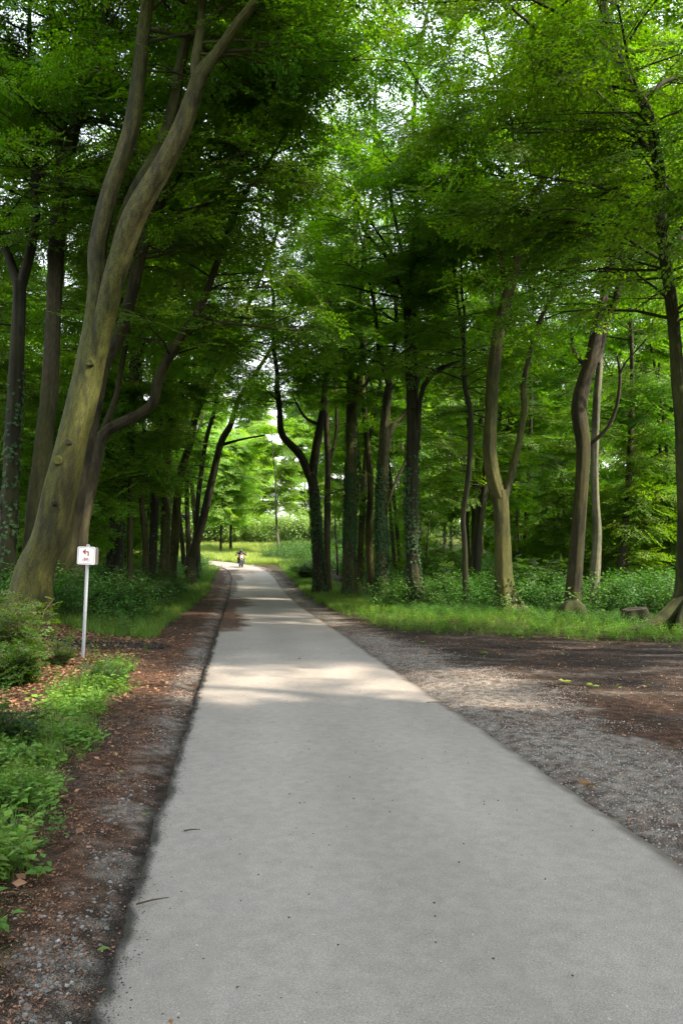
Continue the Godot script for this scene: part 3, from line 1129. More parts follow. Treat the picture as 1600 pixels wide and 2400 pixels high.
# ------------------------------------------------------------------ motorcycle and rider
func wheel(o: Node3D, z: float) -> void:
	var wn := Node3D.new()
	wn.name = "wheel"
	wn.position = Vector3(0, 0.315, z)
	o.add_child(wn, true)
	var lying := Basis(Vector3(0, 0, 1), PI / 2)
	var ty := Shape.new()
	var ring := []
	for k in 13:
		ring.append(Vector2(0.255 + 0.06 * cos(TAU * k / 12), 0.058 * sin(TAU * k / 12)))
	lathe(ty, Vector3.ZERO, lying, ring, 32, Color(0.018, 0.018, 0.019))
	put("tyre", ty.mesh(), mats.print, wn)
	var rm := Shape.new()
	lathe(rm, Vector3.ZERO, lying, [Vector2(0.215, -0.03), Vector2(0.20, 0.0), Vector2(0.215, 0.03)], 28, Color(0.3, 0.3, 0.3))
	lathe(rm, Vector3.ZERO, lying, [Vector2(0.0, -0.06), Vector2(0.04, -0.06), Vector2(0.04, 0.06), Vector2(0.0, 0.06)], 12, Color(0.25, 0.25, 0.26))
	for k in 10:
		var a := TAU * k / 10
		plain_tube(rm, Vector3(0.02 if k % 2 else -0.02, 0.03 * cos(a), 0.03 * sin(a)), Vector3(0, 0.21 * cos(a), 0.21 * sin(a)), 0.006, 0.006, 5, Color(0.35, 0.35, 0.36))
	put("rim", rm.mesh(), mats.print, wn)


func part(called: String, o: Node3D, build: Callable, mat: Material) -> MeshInstance3D:
	var s := Shape.new()
	build.call(s)
	return put(called, s.mesh(), mat, o)


func build_motorcycle(at: Vector3, turn: float) -> void:
	var o := base("motorcycle", at, turn)
	tag(o, "dark motorcycle with orange fairing and lit headlight coming round the bend", "motorcycle")
	surface("gloss", null, 0.28)
	var black := Color(0.022, 0.022, 0.025)
	var steel := Color(0.33, 0.33, 0.35)
	var orange := Color(0.24, 0.055, 0.015)
	wheel(o, 0.74)
	wheel(o, -0.72)
	for sx in [-1.0, 1.0]:
		part("fork_leg", o, func(s: Shape) -> void: plain_tube(s, Vector3(sx * 0.095, 0.32, 0.74), Vector3(sx * 0.095, 0.98, 0.45), 0.026, 0.024, 10, steel), mats.gloss)
		part("mirror", o, func(s: Shape) -> void:
			plain_tube(s, Vector3(sx * 0.26, 1.05, 0.42), Vector3(sx * 0.36, 1.22, 0.40), 0.008, 0.007, 6, black)
			lathe(s, Vector3(sx * 0.38, 1.25, 0.40), Basis(Vector3(1, 0, 0), PI / 2).scaled(Vector3(1.3, 0.8, 1)), [Vector2(0, -0.02), Vector2(0.05, -0.02), Vector2(0.055, 0.0), Vector2(0.04, 0.03), Vector2(0, 0.035)], 12, black), mats.gloss)
		part("hand_guard", o, func(s: Shape) -> void: s.box(Vector3(sx * 0.37, 1.05, 0.44), Vector3(0.16, 0.09, 0.03), Color(0.22, 0.15, 0.12), Basis(Vector3.UP, -sx * 0.5)), mats.gloss)
		part("cylinder_head", o, func(s: Shape) -> void: lathe(s, Vector3(sx * 0.16, 0.48, 0.12), Basis(Vector3(0, 0, 1), -sx * PI / 2), [Vector2(0, 0), Vector2(0.085, 0.0), Vector2(0.09, 0.12), Vector2(0.07, 0.16), Vector2(0, 0.165)], 12, Color(0.08, 0.08, 0.085)), mats.gloss)
		part("turn_signal", o, func(s: Shape) -> void: s.box(Vector3(sx * 0.22, 0.88, 0.50), Vector3(0.09, 0.045, 0.05), Color(0.55, 0.22, 0.03)), mats.gloss)
	part("front_mudguard", o, func(s: Shape) -> void:
		for k in 8:
			var a := 0.25 + k * 0.24
			var b := a + 0.24
			var pa := Vector3(0, 0.315 + 0.345 * sin(a), 0.74 + 0.345 * cos(a))
			var pb := Vector3(0, 0.315 + 0.345 * sin(b), 0.74 + 0.345 * cos(b))
			s.quad(pa + Vector3(0.075, 0, 0), pb + Vector3(0.075, 0, 0), pb - Vector3(0.075, 0, 0), pa - Vector3(0.075, 0, 0), black)
			s.quad(pa - Vector3(0.075, 0.012, 0), pb - Vector3(0.075, 0.012, 0), pb + Vector3(0.075, -0.012, 0), pa + Vector3(0.075, -0.012, 0), black), mats.gloss)
	part("engine", o, func(s: Shape) -> void:
		s.box(Vector3(0, 0.46, 0.08), Vector3(0.32, 0.34, 0.46), Color(0.06, 0.06, 0.065))
		s.box(Vector3(0, 0.30, 0.0), Vector3(0.22, 0.12, 0.36), Color(0.12, 0.12, 0.12)), mats.gloss)
	part("fuel_tank", o, func(s: Shape) -> void: lathe(s, Vector3(0, 0.86, -0.12), Basis(Vector3(1, 0, 0), PI / 2 - 0.15).scaled(Vector3(1.15, 1, 0.9)), [Vector2(0, 0), Vector2(0.12, 0.02), Vector2(0.19, 0.16), Vector2(0.20, 0.30), Vector2(0.15, 0.44), Vector2(0, 0.50)], 18, orange), mats.gloss)
	part("seat", o, func(s: Shape) -> void: s.box(Vector3(0, 0.80, -0.45), Vector3(0.27, 0.10, 0.62), black, Basis(Vector3(1, 0, 0), 0.06)), mats.print)
	part("rear_carrier", o, func(s: Shape) -> void:
		s.box(Vector3(0, 0.82, -0.90), Vector3(0.30, 0.06, 0.30), black)
		s.box(Vector3(0, 0.62, -0.95), Vector3(0.18, 0.16, 0.04), black), mats.gloss)
	part("exhaust", o, func(s: Shape) -> void:
		plain_tube(s, Vector3(-0.15, 0.32, 0.2), Vector3(-0.17, 0.34, -0.35), 0.028, 0.032, 10, steel)
		plain_tube(s, Vector3(-0.17, 0.34, -0.35), Vector3(-0.19, 0.48, -0.95), 0.05, 0.055, 12, steel), mats.gloss)
	part("frame", o, func(s: Shape) -> void:
		for sx in [-1.0, 1.0]:
			plain_tube(s, Vector3(sx * 0.06, 0.92, 0.44), Vector3(sx * 0.15, 0.42, -0.28), 0.022, 0.022, 8, black)
			plain_tube(s, Vector3(sx * 0.10, 0.40, -0.25), Vector3(sx * 0.09, 0.315, -0.72), 0.028, 0.022, 8, black)
			plain_tube(s, Vector3(sx * 0.14, 0.34, -0.05), Vector3(sx * 0.26, 0.33, -0.05), 0.014, 0.014, 6, black), mats.gloss)
	part("fairing", o, func(s: Shape) -> void:
		var rows := [[0.70, 0.11, 0.50], [0.80, 0.19, 0.56], [0.92, 0.24, 0.56], [1.03, 0.21, 0.50], [1.12, 0.13, 0.44]]
		for k in rows.size() - 1:
			for q in 8:
				var pts := []
				for e in [[k, q], [k, q + 1], [k + 1, q + 1], [k + 1, q]]:
					var w: Array = rows[e[0]]
					var a: float = -1.25 + 2.5 * e[1] / 8.0
					pts.append(Vector3(w[1] * sin(a) / sin(1.25), w[0], w[2] - 0.24 + 0.24 * cos(a)))
				s.quad(pts[0], pts[1], pts[2], pts[3], orange if k > 1 else Color(0.05, 0.03, 0.02)), mats.gloss)
	part("windscreen", o, func(s: Shape) -> void:
		for q in 6:
			var a := -0.9 + 0.3 * q
			var b := a + 0.3
			s.quad(Vector3(0.15 * sin(a), 1.12, 0.28 + 0.18 * cos(a)), Vector3(0.15 * sin(b), 1.12, 0.28 + 0.18 * cos(b)), Vector3(0.11 * sin(b), 1.25, 0.22 + 0.14 * cos(b)), Vector3(0.11 * sin(a), 1.25, 0.22 + 0.14 * cos(a)), Color(0.05, 0.05, 0.055)), mats.gloss)
	part("handlebar", o, func(s: Shape) -> void:
		tube(s, PackedVector3Array([Vector3(-0.43, 1.02, 0.32), Vector3(-0.25, 1.05, 0.38), Vector3(0, 1.02, 0.42), Vector3(0.25, 1.05, 0.38), Vector3(0.43, 1.02, 0.32)]), PackedFloat32Array([0.017, 0.014, 0.014, 0.014, 0.017]), 8, func(_p: Vector3, _d: Vector3, _h: float) -> Color: return black), mats.gloss)
	var lamp := paint("lamp_glass", Color(0.9, 0.85, 0.75), 0.2)
	lamp.emission_enabled = true
	lamp.emission = Color(1.0, 0.86, 0.66)
	lamp.emission_energy_multiplier = 3.5
	part("headlight", o, func(s: Shape) -> void: lathe(s, Vector3(0, 0.90, 0.555), Basis(Vector3(1, 0, 0), PI / 2), [Vector2(0.085, 0.0), Vector2(0.075, 0.025), Vector2(0.04, 0.035), Vector2(0, 0.038)], 18, Color.WHITE), lamp)
	var beam := SpotLight3D.new()
	beam.name = "headlight_beam"
	beam.position = Vector3(0, 0.90, 0.62)
	beam.rotation = Vector3(-0.06, PI, 0)
	beam.spot_angle = 22.0
	beam.spot_range = 90.0
	beam.spot_attenuation = 2.0
	beam.light_color = Color(1.0, 0.9, 0.75)
	beam.light_energy = 6.0
	beam.light_size = 0.08
	beam.shadow_enabled = true
	o.add_child(beam, true)


func body_mesh(bones: Array, cell: float, blend: float, col: Callable) -> Mesh:
	# surface nets over smoothly joined tapered capsules
	var lo := Vector3.INF
	var hi := -Vector3.INF
	for b in bones:
		var m := Vector3.ONE * (maxf(b[2], b[3]) + cell * 3.0)
		lo = lo.min(b[0] - m).min(b[1] - m)
		hi = hi.max(b[0] + m).max(b[1] + m)
	var n := Vector3i(((hi - lo) / cell).ceil()) + Vector3i.ONE
	var f := PackedFloat32Array()
	f.resize(n.x * n.y * n.z)
	f.fill(1.0)
	for b in bones:
		var a: Vector3 = b[0]
		var ab: Vector3 = b[1] - a
		var big := maxf(b[2], b[3]) + cell * 3.0 + blend
		var c0 := Vector3i(((a.min(b[1]) - Vector3.ONE * big - lo) / cell).floor()).max(Vector3i.ZERO)
		var c1 := Vector3i(((a.max(b[1]) + Vector3.ONE * big - lo) / cell).ceil()).min(n - Vector3i.ONE)
		for z in range(c0.z, c1.z + 1):
			for y in range(c0.y, c1.y + 1):
				for x in range(c0.x, c1.x + 1):
					var p := lo + Vector3(x, y, z) * cell
					var t := clampf((p - a).dot(ab) / maxf(ab.length_squared(), 1e-6), 0.0, 1.0)
					var dist := p.distance_to(a + ab * t) - lerpf(b[2], b[3], t)
					var k := (z * n.y + y) * n.x + x
					var h := maxf(blend - absf(f[k] - dist), 0.0) / blend
					f[k] = minf(f[k], dist) - h * h * blend * 0.25
	var s := Shape.new()
	var at := {}
	var step := [1, n.x, n.x * n.y]
	for z in n.z - 1:
		for y in n.y - 1:
			for x in n.x - 1:
				var k := (z * n.y + y) * n.x + x
				var sum := Vector3.ZERO
				var hits := 0
				for e in 12:
					var ax := e / 4
					var o1 := e % 4
					var u := (ax + 1) % 3
					var w := (ax + 2) % 3
					var c := Vector3.ZERO
					var kk := k
					if o1 & 1:
						c[u] = 1.0
						kk += step[u]
					if o1 & 2:
						c[w] = 1.0
						kk += step[w]
					var f0 := f[kk]
					var f1 := f[kk + step[ax]]
					if (f0 < 0.0) != (f1 < 0.0):
						c[ax] = f0 / (f0 - f1)
						sum += c
						hits += 1
				if hits:
					at[k] = s.v.size()
					var p := lo + (Vector3(x, y, z) + sum / hits) * cell
					s.v.append(p)
					var gx := f[k + 1] - f[k]
					var gy := f[k + step[1]] - f[k]
					var gz := f[k + step[2]] - f[k]
					s.n.append(Vector3(gx, gy, gz).normalized())
					s.c.append(col.call(p))
					s.uv.append(Vector2(p.x, p.y))
	for k in at:
		for ax in 3:
			var u: int = step[(ax + 1) % 3]
			var w: int = step[(ax + 2) % 3]
			var a0 := f[k]
			var a1 := f[k + step[ax]]
			if (a0 < 0.0) == (a1 < 0.0) or not (at.has(k - u) and at.has(k - w) and at.has(k - u - w)):
				continue
			var q := [at[k - u - w], at[k - w], at[k], at[k - u]]
			if a0 < 0.0:
				q = [q[0], q[3], q[2], q[1]]
			for m in [0, 1, 2, 0, 2, 3]:
				s.i.append(q[m])
	return s.mesh()


func build_rider(at: Vector3, turn: float) -> void:
	rng.seed = 77
	var o := base("person", at, turn)
	tag(o, "person in black riding gear and dark helmet sitting on the motorcycle, hands on the handlebar", "person")
	var bones := []
	var hip := Vector3(0, 0.90, -0.42)
	var chest := Vector3(0, 1.16, -0.24)
	var neck := Vector3(0, 1.27, -0.14)
	bones.append([hip, chest, 0.155, 0.165])
	bones.append([chest + Vector3(-0.12, 0.03, 0), chest + Vector3(0.12, 0.03, 0), 0.11, 0.11])
	bones.append([chest, neck, 0.11, 0.065])
	bones.append([neck, neck + Vector3(0, 0.09, 0.05), 0.06, 0.06])
	for sx in [-1.0, 1.0]:
		var sh := Vector3(sx * 0.20, 1.21, -0.18)
		var el := Vector3(sx * 0.43, 1.05, 0.02)
		var wr := Vector3(sx * 0.385, 1.045, 0.265)
		bones.append([sh, el, 0.075, 0.055])
		bones.append([el, wr, 0.055, 0.038])
		bones.append([wr, Vector3(sx * 0.37, 1.045, 0.33), 0.036, 0.042])
		for q in 4:
			var fx: float = sx * (0.335 + 0.024 * q)
			bones.append([Vector3(fx, 1.06, 0.345), Vector3(fx, 1.035, 0.385), 0.012, 0.011])
			bones.append([Vector3(fx, 1.035, 0.385), Vector3(fx, 1.005, 0.36), 0.011, 0.010])
		bones.append([Vector3(sx * 0.345, 1.03, 0.30), Vector3(sx * 0.31, 1.01, 0.345), 0.013, 0.011])
		var kn := Vector3(sx * 0.25, 0.76, 0.06)
		var an := Vector3(sx * 0.24, 0.40, -0.14)
		bones.append([hip + Vector3(sx * 0.10, -0.03, 0.02), kn, 0.105, 0.07])
		bones.append([kn, an, 0.068, 0.048])
		bones.append([an + Vector3(0, -0.02, -0.04), an + Vector3(sx * 0.015, -0.035, 0.18), 0.048, 0.038])
	put("body", body_mesh(bones, 0.022, 0.045, func(p: Vector3) -> Color:
		var v := 0.016 + 0.006 * noise.get_noise_3d(p.x * 90.0, p.y * 90.0, p.z * 90.0)
		return Color(v, v, v * 1.25) if p.y > 0.45 else Color(0.012, 0.012, 0.018)), mats.print, o)
	var h := Shape.new()
	lathe(h, Vector3(0, 1.40, -0.05), Basis(Vector3(1, 0, 0), 0.12).scaled(Vector3(0.92, 1, 1.1)), [Vector2(0.075, -0.14), Vector2(0.115, -0.11), Vector2(0.132, -0.03), Vector2(0.13, 0.03), Vector2(0.105, 0.09), Vector2(0.06, 0.125), Vector2(0, 0.138)], 24, Color(0.014, 0.022, 0.026))
	put("helmet", h.mesh(), mats.gloss, o)
	part("visor", o, func(s: Shape) -> void:
		for q in 8:
			for k in 2:
				var a := -1.0 + 0.25 * q
				var b := a + 0.25
				var r0 := [0.136, 0.138, 0.128][k] as float
				var r1 := [0.136, 0.138, 0.128][k + 1] as float
				var y0 := 1.365 + 0.045 * k
				s.quad(Vector3(r0 * sin(a) * 0.94, y0, -0.05 + r0 * cos(a) * 1.12), Vector3(r0 * sin(b) * 0.94, y0, -0.05 + r0 * cos(b) * 1.12), Vector3(r1 * sin(b) * 0.94, y0 + 0.045, -0.055 + r1 * cos(b) * 1.12), Vector3(r1 * sin(a) * 0.94, y0 + 0.045, -0.055 + r1 * cos(a) * 1.12), Color(0.03, 0.05, 0.06)), mats.gloss)


# ------------------------------------------------------------------ the scene
func _ready() -> void:
	var cam := Camera3D.new()
	cam.name = "camera"
	cam.position = Vector3(0, 1.63, 0)
	cam.rotation.x = atan(100.0 / 1867.0)
	cam.fov = rad_to_deg(2.0 * atan(1200.0 / 1867.0))
	cam.near = 0.05
	cam.far = 900.0
	add_child(cam)
	cam.current = true
	var sky_look := ProceduralSkyMaterial.new()
	sky_look.sky_top_color = Color(0.88, 0.93, 1.0)
	sky_look.sky_horizon_color = Color(1.0, 0.985, 0.96)
	sky_look.sky_curve = 0.25
	sky_look.ground_bottom_color = Color(0.25, 0.28, 0.2)
	sky_look.ground_horizon_color = Color(0.55, 0.6, 0.5)
	sky_look.sun_angle_max = 25.0
	sky_look.sky_energy_multiplier = 1.0
	var e := Environment.new()
	e.background_mode = Environment.BG_SKY
	e.sky = Sky.new()
	e.sky.sky_material = sky_look
	e.background_energy_multiplier = 1.0
	e.tonemap_mode = Environment.TONE_MAPPER_LINEAR
	e.tonemap_exposure = 3.7
	e.sdfgi_enabled = true
	e.ssao_enabled = true
	e.ssil_enabled = true
	var we := WorldEnvironment.new()
	we.name = "environment"
	we.environment = e
	add_child(we)
	var sun := DirectionalLight3D.new()
	sun.name = "sun"
	sun.light_color = Color(1.0, 0.95, 0.86)
	sun.light_energy = 1.35
	sun.light_angular_distance = 1.2
	sun.shadow_enabled = true
	sun.look_at_from_position(TO_SUN * 50.0, Vector3.ZERO)
	add_child(sun)

	noise.seed = 5
	noise.frequency = 0.02
	noise.fractal_octaves = 3
	ground_profile = PackedVector2Array([Vector2(-12, 0.15), Vector2(0, 0), Vector2(20, -0.25), Vector2(35, -0.42), Vector2(45, -0.32), Vector2(55, 0.02), Vector2(68, 0.55), Vector2(82, 1.36), Vector2(95, 2.7), Vector2(120, 4.2), Vector2(260, 8.0)])
	for q in [[56.0, -6.22], [58.0, -6.52], [60.0, -6.85], [62.0, -7.2], [64.0, -7.6], [66.0, -8.05], [68.0, -8.6], [70.0, -9.3], [72.0, -10.2], [74.0, -11.4], [76.0, -13.0], [78.0, -15.2], [79.5, -18.0], [80.5, -21.5], [81.2, -26.0], [81.6, -32.0], [81.8, -40.0], [82.0, -60.0]]:
		bend.append(Vector2(q[1], q[0]))
	make_materials()
	spray = make_spray(21, 9, 0.098, 0.064, 0.056)
	far_spray = make_spray(22, 7, 0.15, 0.10, 0.085)
	sprig = make_spray(31, 6, 0.19, 0.125, 0.15)
	var iv := Shape.new()
	for q in [[0.0, 1.0], [0.9, 0.75], [-0.9, 0.75]]:
		add_leaf(iv, Vector3(-0.02, 0, 0), Vector3(cos(q[0]), 0.15, sin(q[0])).normalized(), Vector3.UP, 0.085 * q[1], 0.05, Color.WHITE)
	ivy_leaf = iv.mesh()

	build_land()
	build_road()
	build_trees()
	build_forest()
	build_low_plants()
	build_sign()
	build_small_things()
	build_motorcycle(Vector3(-8.55, rise(68.0) + 0.01, -68.0), 0.26)
	build_rider(Vector3(-8.55, rise(68.0) + 0.01, -68.0), 0.26)


func build_trees() -> void:
	tree("leaning_beech", "big olive beech leaning right with split trunk behind the signpost", "beeches along the left of the road", "beech", [[-7.47, 0.16, -19.00, 0.506, -7.36, 0.67, -19.00, 0.456, -7.23, 1.33, -19.00, 0.426, -6.92, 2.22, -19.00, 0.377, -6.66, 3.36, -19.00, 0.363, -6.41, 4.50, -19.00, 0.348, -6.11, 5.94, -19.00, 0.334, -5.83, 7.61, -19.00, 0.320, -5.73, 8.35, -19.00, 0.238, -5.68, 8.77, -19.00, 0.135],
		[-6.21, 5.74, -19.00, 0.175, -5.97, 7.17, -18.92, 0.216, -5.87, 8.12, -18.87, 0.221, -5.87, 8.71, -18.84, 0.216, -5.82, 9.23, -18.81, 0.206, -5.53, 10.46, -18.75, 0.200, -5.09, 11.79, -18.67, 0.190, -4.85, 13.43, -18.58, 0.175, -4.66, 14.97, -18.50, 0.164, -4.24, 16.90, -18.20, 0.146, -4.10, 18.90, -18.15, 0.127, -3.82, 20.87, -18.00, 0.108, -3.52, 22.85, -17.96, 0.089, -3.21, 24.83, -17.88, 0.071, -2.92, 26.80, -17.98, 0.052, -2.71, 28.79, -18.11, 0.050],
		[-6.01, 5.94, -19.00, 0.206, -5.69, 7.15, -18.84, 0.235, -5.46, 8.09, -18.71, 0.255, -5.24, 8.73, -18.62, 0.254, -4.90, 9.61, -18.49, 0.258, -4.25, 10.69, -18.32, 0.241, -3.77, 11.57, -18.19, 0.220, -3.45, 12.39, -18.06, 0.189, -3.28, 12.83, -18.00, 0.169, -2.89, 13.35, -18.00, 0.130, -2.40, 13.85, -17.73, 0.118, -1.97, 14.25, -17.50, 0.107, -0.83, 15.73, -16.78, 0.097, 0.11, 17.34, -16.06, 0.087, 1.04, 19.08, -15.71, 0.076, 1.51, 20.94, -15.17, 0.063, 1.75, 22.91, -14.89, 0.051, 2.30, 24.82, -14.68, 0.050],
		[-5.46, 8.63, -18.90, 0.155, -5.35, 9.47, -19.03, 0.177, -5.21, 10.04, -19.12, 0.178, -4.99, 10.75, -19.23, 0.169, -4.50, 11.78, -19.40, 0.160, -4.23, 13.00, -19.58, 0.151, -4.11, 14.13, -19.73, 0.136, -3.88, 15.40, -19.91, 0.121, -3.76, 16.05, -20.00, 0.111, -3.58, 18.00, -20.41, 0.098, -3.49, 19.94, -20.91, 0.085, -3.62, 21.88, -21.37, 0.071, -3.52, 23.86, -21.61, 0.058, -3.32, 25.82, -21.95, 0.050],
		[-3.38, 12.61, -18.10, 0.120, -3.44, 13.17, -18.17, 0.111, -3.35, 14.03, -18.29, 0.101, -3.32, 14.90, -18.40, 0.097, -3.22, 16.89, -18.50, 0.087, -2.99, 18.88, -18.36, 0.077, -2.70, 20.83, -18.05, 0.066, -2.67, 22.82, -17.81, 0.056, -2.44, 24.78, -17.54, 0.050]], {"base": 13.0, "n": 70, "lo": 2.5, "hi": 6.0, "spr": 26, "sc": 1.00}, {"flare": 0.30, "knots": [[-6.67, 3.84, -18.66, 0.09], [-6.42, 4.28, -18.62, 0.06], [-5.97, 6.18, -18.68, 0.07], [-5.47, 8.73, -18.62, 0.06], [-6.71, 2.83, -18.60, 0.05]]})
	tree("dark_oak", "near black forked trunk at the left edge of the forest", "beeches along the left of the road", "dark", [[-9.24, 1.04, -22.00, 0.258, -9.19, 2.22, -22.00, 0.224, -9.17, 3.45, -22.00, 0.213, -9.09, 6.11, -22.00, 0.208, -9.02, 8.80, -22.00, 0.192, -9.04, 9.27, -22.00, 0.180],
		[-9.06, 9.17, -22.00, 0.132, -9.44, 10.09, -22.17, 0.109, -9.81, 10.76, -22.30, 0.098, -10.35, 11.85, -22.50, 0.086, -10.98, 13.74, -22.62, 0.079, -11.52, 15.66, -22.85, 0.071, -12.20, 17.53, -22.95, 0.064, -12.79, 19.44, -22.90, 0.056, -13.34, 21.36, -22.72, 0.050],
		[-8.99, 9.17, -22.00, 0.144, -8.75, 10.36, -22.09, 0.121, -8.67, 11.32, -22.16, 0.103, -8.78, 12.22, -22.22, 0.091, -8.73, 13.39, -22.31, 0.086, -8.90, 14.71, -22.40, 0.074, -9.18, 16.67, -22.68, 0.069, -9.34, 18.61, -23.11, 0.064, -9.45, 20.57, -23.53, 0.059, -9.75, 22.51, -23.87, 0.054, -10.22, 24.44, -24.18, 0.050]], {"base": 10.0, "n": 46, "lo": 2.2, "hi": 5.0, "spr": 24, "sc": 1.00}, {"ivy": [0.2, 7.0, 600]})
	tree("brown_beech", "straight brown trunk splitting into three stems behind the leaning beech", "beeches along the left of the road", "brown", [[-8.74, 0.79, -22.50, 0.336, -8.69, 1.75, -22.50, 0.277, -8.57, 3.49, -22.50, 0.254, -8.33, 6.21, -22.50, 0.231, -8.23, 8.97, -22.50, 0.227, -8.19, 10.71, -22.50, 0.221, -8.07, 12.48, -22.50, 0.210, -8.05, 12.76, -22.50, 0.198],
		[-8.11, 12.60, -22.50, 0.123, -8.28, 13.99, -22.63, 0.112, -8.44, 15.38, -22.75, 0.100, -8.51, 16.79, -22.88, 0.095, -8.73, 18.22, -23.00, 0.089, -9.10, 20.18, -22.92, 0.079, -9.58, 22.11, -22.76, 0.070, -10.16, 24.03, -22.74, 0.060, -10.42, 26.01, -22.87, 0.050],
		[-8.03, 12.54, -22.50, 0.161, -7.79, 13.54, -22.40, 0.148, -7.42, 14.76, -22.28, 0.135, -7.12, 15.98, -22.16, 0.129, -6.85, 16.89, -22.06, 0.122, -6.66, 17.49, -22.00, 0.110, -6.17, 19.43, -21.90, 0.098, -5.94, 21.40, -21.63, 0.085, -5.99, 23.39, -21.40, 0.073, -5.84, 25.38, -21.43, 0.060, -5.68, 27.37, -21.39, 0.050],
		[-8.22, 13.67, -22.60, 0.112, -8.13, 14.25, -22.71, 0.106, -8.01, 15.50, -22.95, 0.101, -8.00, 17.02, -23.22, 0.096, -7.88, 18.58, -23.50, 0.091, -7.73, 20.54, -23.82, 0.080, -7.57, 22.50, -24.23, 0.070, -7.28, 24.47, -24.41, 0.059, -6.97, 26.42, -24.72, 0.050]], {"base": 12.0, "n": 60, "lo": 2.4, "hi": 5.0, "spr": 24, "sc": 1.00}, {})
	tree("slanting_beech", "long slanting dark trunk running parallel to the big leaning beech", "beeches along the left of the road", "brown", [[-8.27, 0.38, -23.50, 0.301, -8.14, 1.13, -23.43, 0.238, -7.96, 1.95, -23.35, 0.206, -7.75, 2.95, -23.25, 0.193, -7.58, 3.93, -23.16, 0.187, -7.27, 5.35, -23.02, 0.186, -6.91, 7.07, -22.86, 0.186, -6.46, 7.85, -22.77, 0.179, -6.09, 9.02, -22.65, 0.173, -5.65, 10.71, -22.49, 0.147, -5.08, 11.91, -22.36, 0.123, -4.52, 12.86, -22.25, 0.110, -4.21, 13.93, -22.14, 0.091, -3.83, 14.58, -22.07, 0.079, -3.40, 15.10, -22.00, 0.067, -2.30, 16.76, -21.80, 0.063, -1.18, 18.41, -21.64, 0.059, -0.20, 20.14, -21.47, 0.055, 0.49, 22.01, -21.30, 0.050],
		[-5.44, 11.26, -22.60, 0.080, -4.91, 11.18, -22.42, 0.080, -4.33, 11.22, -22.22, 0.079, -3.73, 11.61, -21.95, 0.078, -3.20, 11.99, -21.69, 0.071, -2.69, 12.52, -21.38, 0.070, -2.17, 13.22, -21.00, 0.064, -1.85, 13.82, -20.69, 0.057, -1.74, 14.51, -20.34, 0.051, -1.66, 15.18, -20.00, 0.044, -1.49, 16.98, -19.15, 0.050]], {"base": 9.5, "n": 52, "lo": 2.2, "hi": 5.0, "spr": 24, "sc": 1.00}, {})
	tree("elbow_limb_tree", "dark tree with one long elbowed limb reaching toward the road", "beeches along the left of the road", "brown", [[-8.27, 0.70, -25.00, 0.267, -8.18, 1.36, -25.00, 0.214, -8.09, 2.70, -25.00, 0.188, -7.77, 4.32, -25.00, 0.188, -7.58, 5.40, -25.00, 0.189],
		[-7.60, 5.26, -25.00, 0.182, -7.28, 5.60, -24.91, 0.175, -6.42, 5.98, -24.74, 0.160, -5.89, 6.34, -24.61, 0.153, -5.65, 7.12, -24.46, 0.139, -5.24, 7.84, -24.29, 0.132, -4.63, 8.72, -24.08, 0.118, -4.19, 9.43, -23.91, 0.104, -3.74, 10.50, -23.67, 0.090, -3.32, 11.49, -23.44, 0.077, -2.84, 12.44, -23.21, 0.064, -2.17, 13.20, -23.00, 0.051, -1.12, 14.83, -22.52, 0.039, -0.14, 16.47, -21.93, 0.030],
		[-7.62, 5.13, -25.00, 0.121, -7.46, 5.91, -25.22, 0.102, -7.26, 6.71, -25.43, 0.089, -7.17, 7.75, -25.70, 0.084, -7.06, 8.96, -26.00, 0.071, -7.10, 10.94, -26.31, 0.067, -7.06, 12.93, -26.34, 0.064, -7.15, 14.93, -26.50, 0.060, -7.10, 16.93, -26.54, 0.057, -7.16, 18.92, -26.49, 0.054, -7.25, 20.91, -26.31, 0.050, -7.52, 22.90, -26.30, 0.050],
		[-5.04, 8.21, -24.30, 0.073, -4.51, 8.53, -24.09, 0.059, -3.89, 8.63, -23.89, 0.052, -3.08, 8.55, -23.62, 0.045, -2.02, 8.32, -23.27, 0.032, -1.25, 8.18, -23.00, 0.019]], {"base": 7.5, "n": 34, "lo": 2.0, "hi": 4.5, "spr": 22, "sc": 1.00}, {})
	tree("ivied_oak", "dark ivy covered trunk deep behind the signpost", "beeches along the left of the road", "dark", [[-8.53, 0.99, -30.00, 0.321, -8.47, 1.79, -30.00, 0.273, -8.45, 3.08, -30.00, 0.257, -8.28, 5.13, -30.00, 0.250, -8.05, 7.21, -30.00, 0.243, -7.77, 9.30, -30.00, 0.220, -7.58, 10.88, -30.00, 0.196, -7.45, 12.74, -30.00, 0.164, -7.11, 14.70, -30.23, 0.145, -6.72, 16.63, -30.58, 0.128, -6.19, 18.50, -31.07, 0.110, -5.59, 20.37, -31.40, 0.093, -4.92, 22.26, -31.44, 0.075, -4.47, 24.20, -31.55, 0.057, -4.01, 26.14, -31.75, 0.050]], {"base": 9.0, "n": 30, "lo": 2.2, "hi": 5.0, "spr": 24, "sc": 1.00}, {"ivy": [0.0, 9.5, 2600]})
	tree("slim_stem_tree", "slim straight stem right of the signpost among the shrubs", "beeches along the left of the road", "brown", [[-7.67, 0.93, -29.00, 0.124, -7.68, 1.63, -29.00, 0.101, -7.70, 4.03, -29.00, 0.093, -7.63, 6.32, -29.00, 0.086, -7.61, 8.69, -29.00, 0.071, -7.65, 10.69, -29.01, 0.060, -7.73, 12.69, -29.04, 0.048, -7.84, 14.68, -28.99, 0.037, -8.04, 16.67, -28.89, 0.030]], {"base": 4.0, "n": 26, "lo": 1.2, "hi": 3.0, "spr": 20, "sc": 1.00}, {})
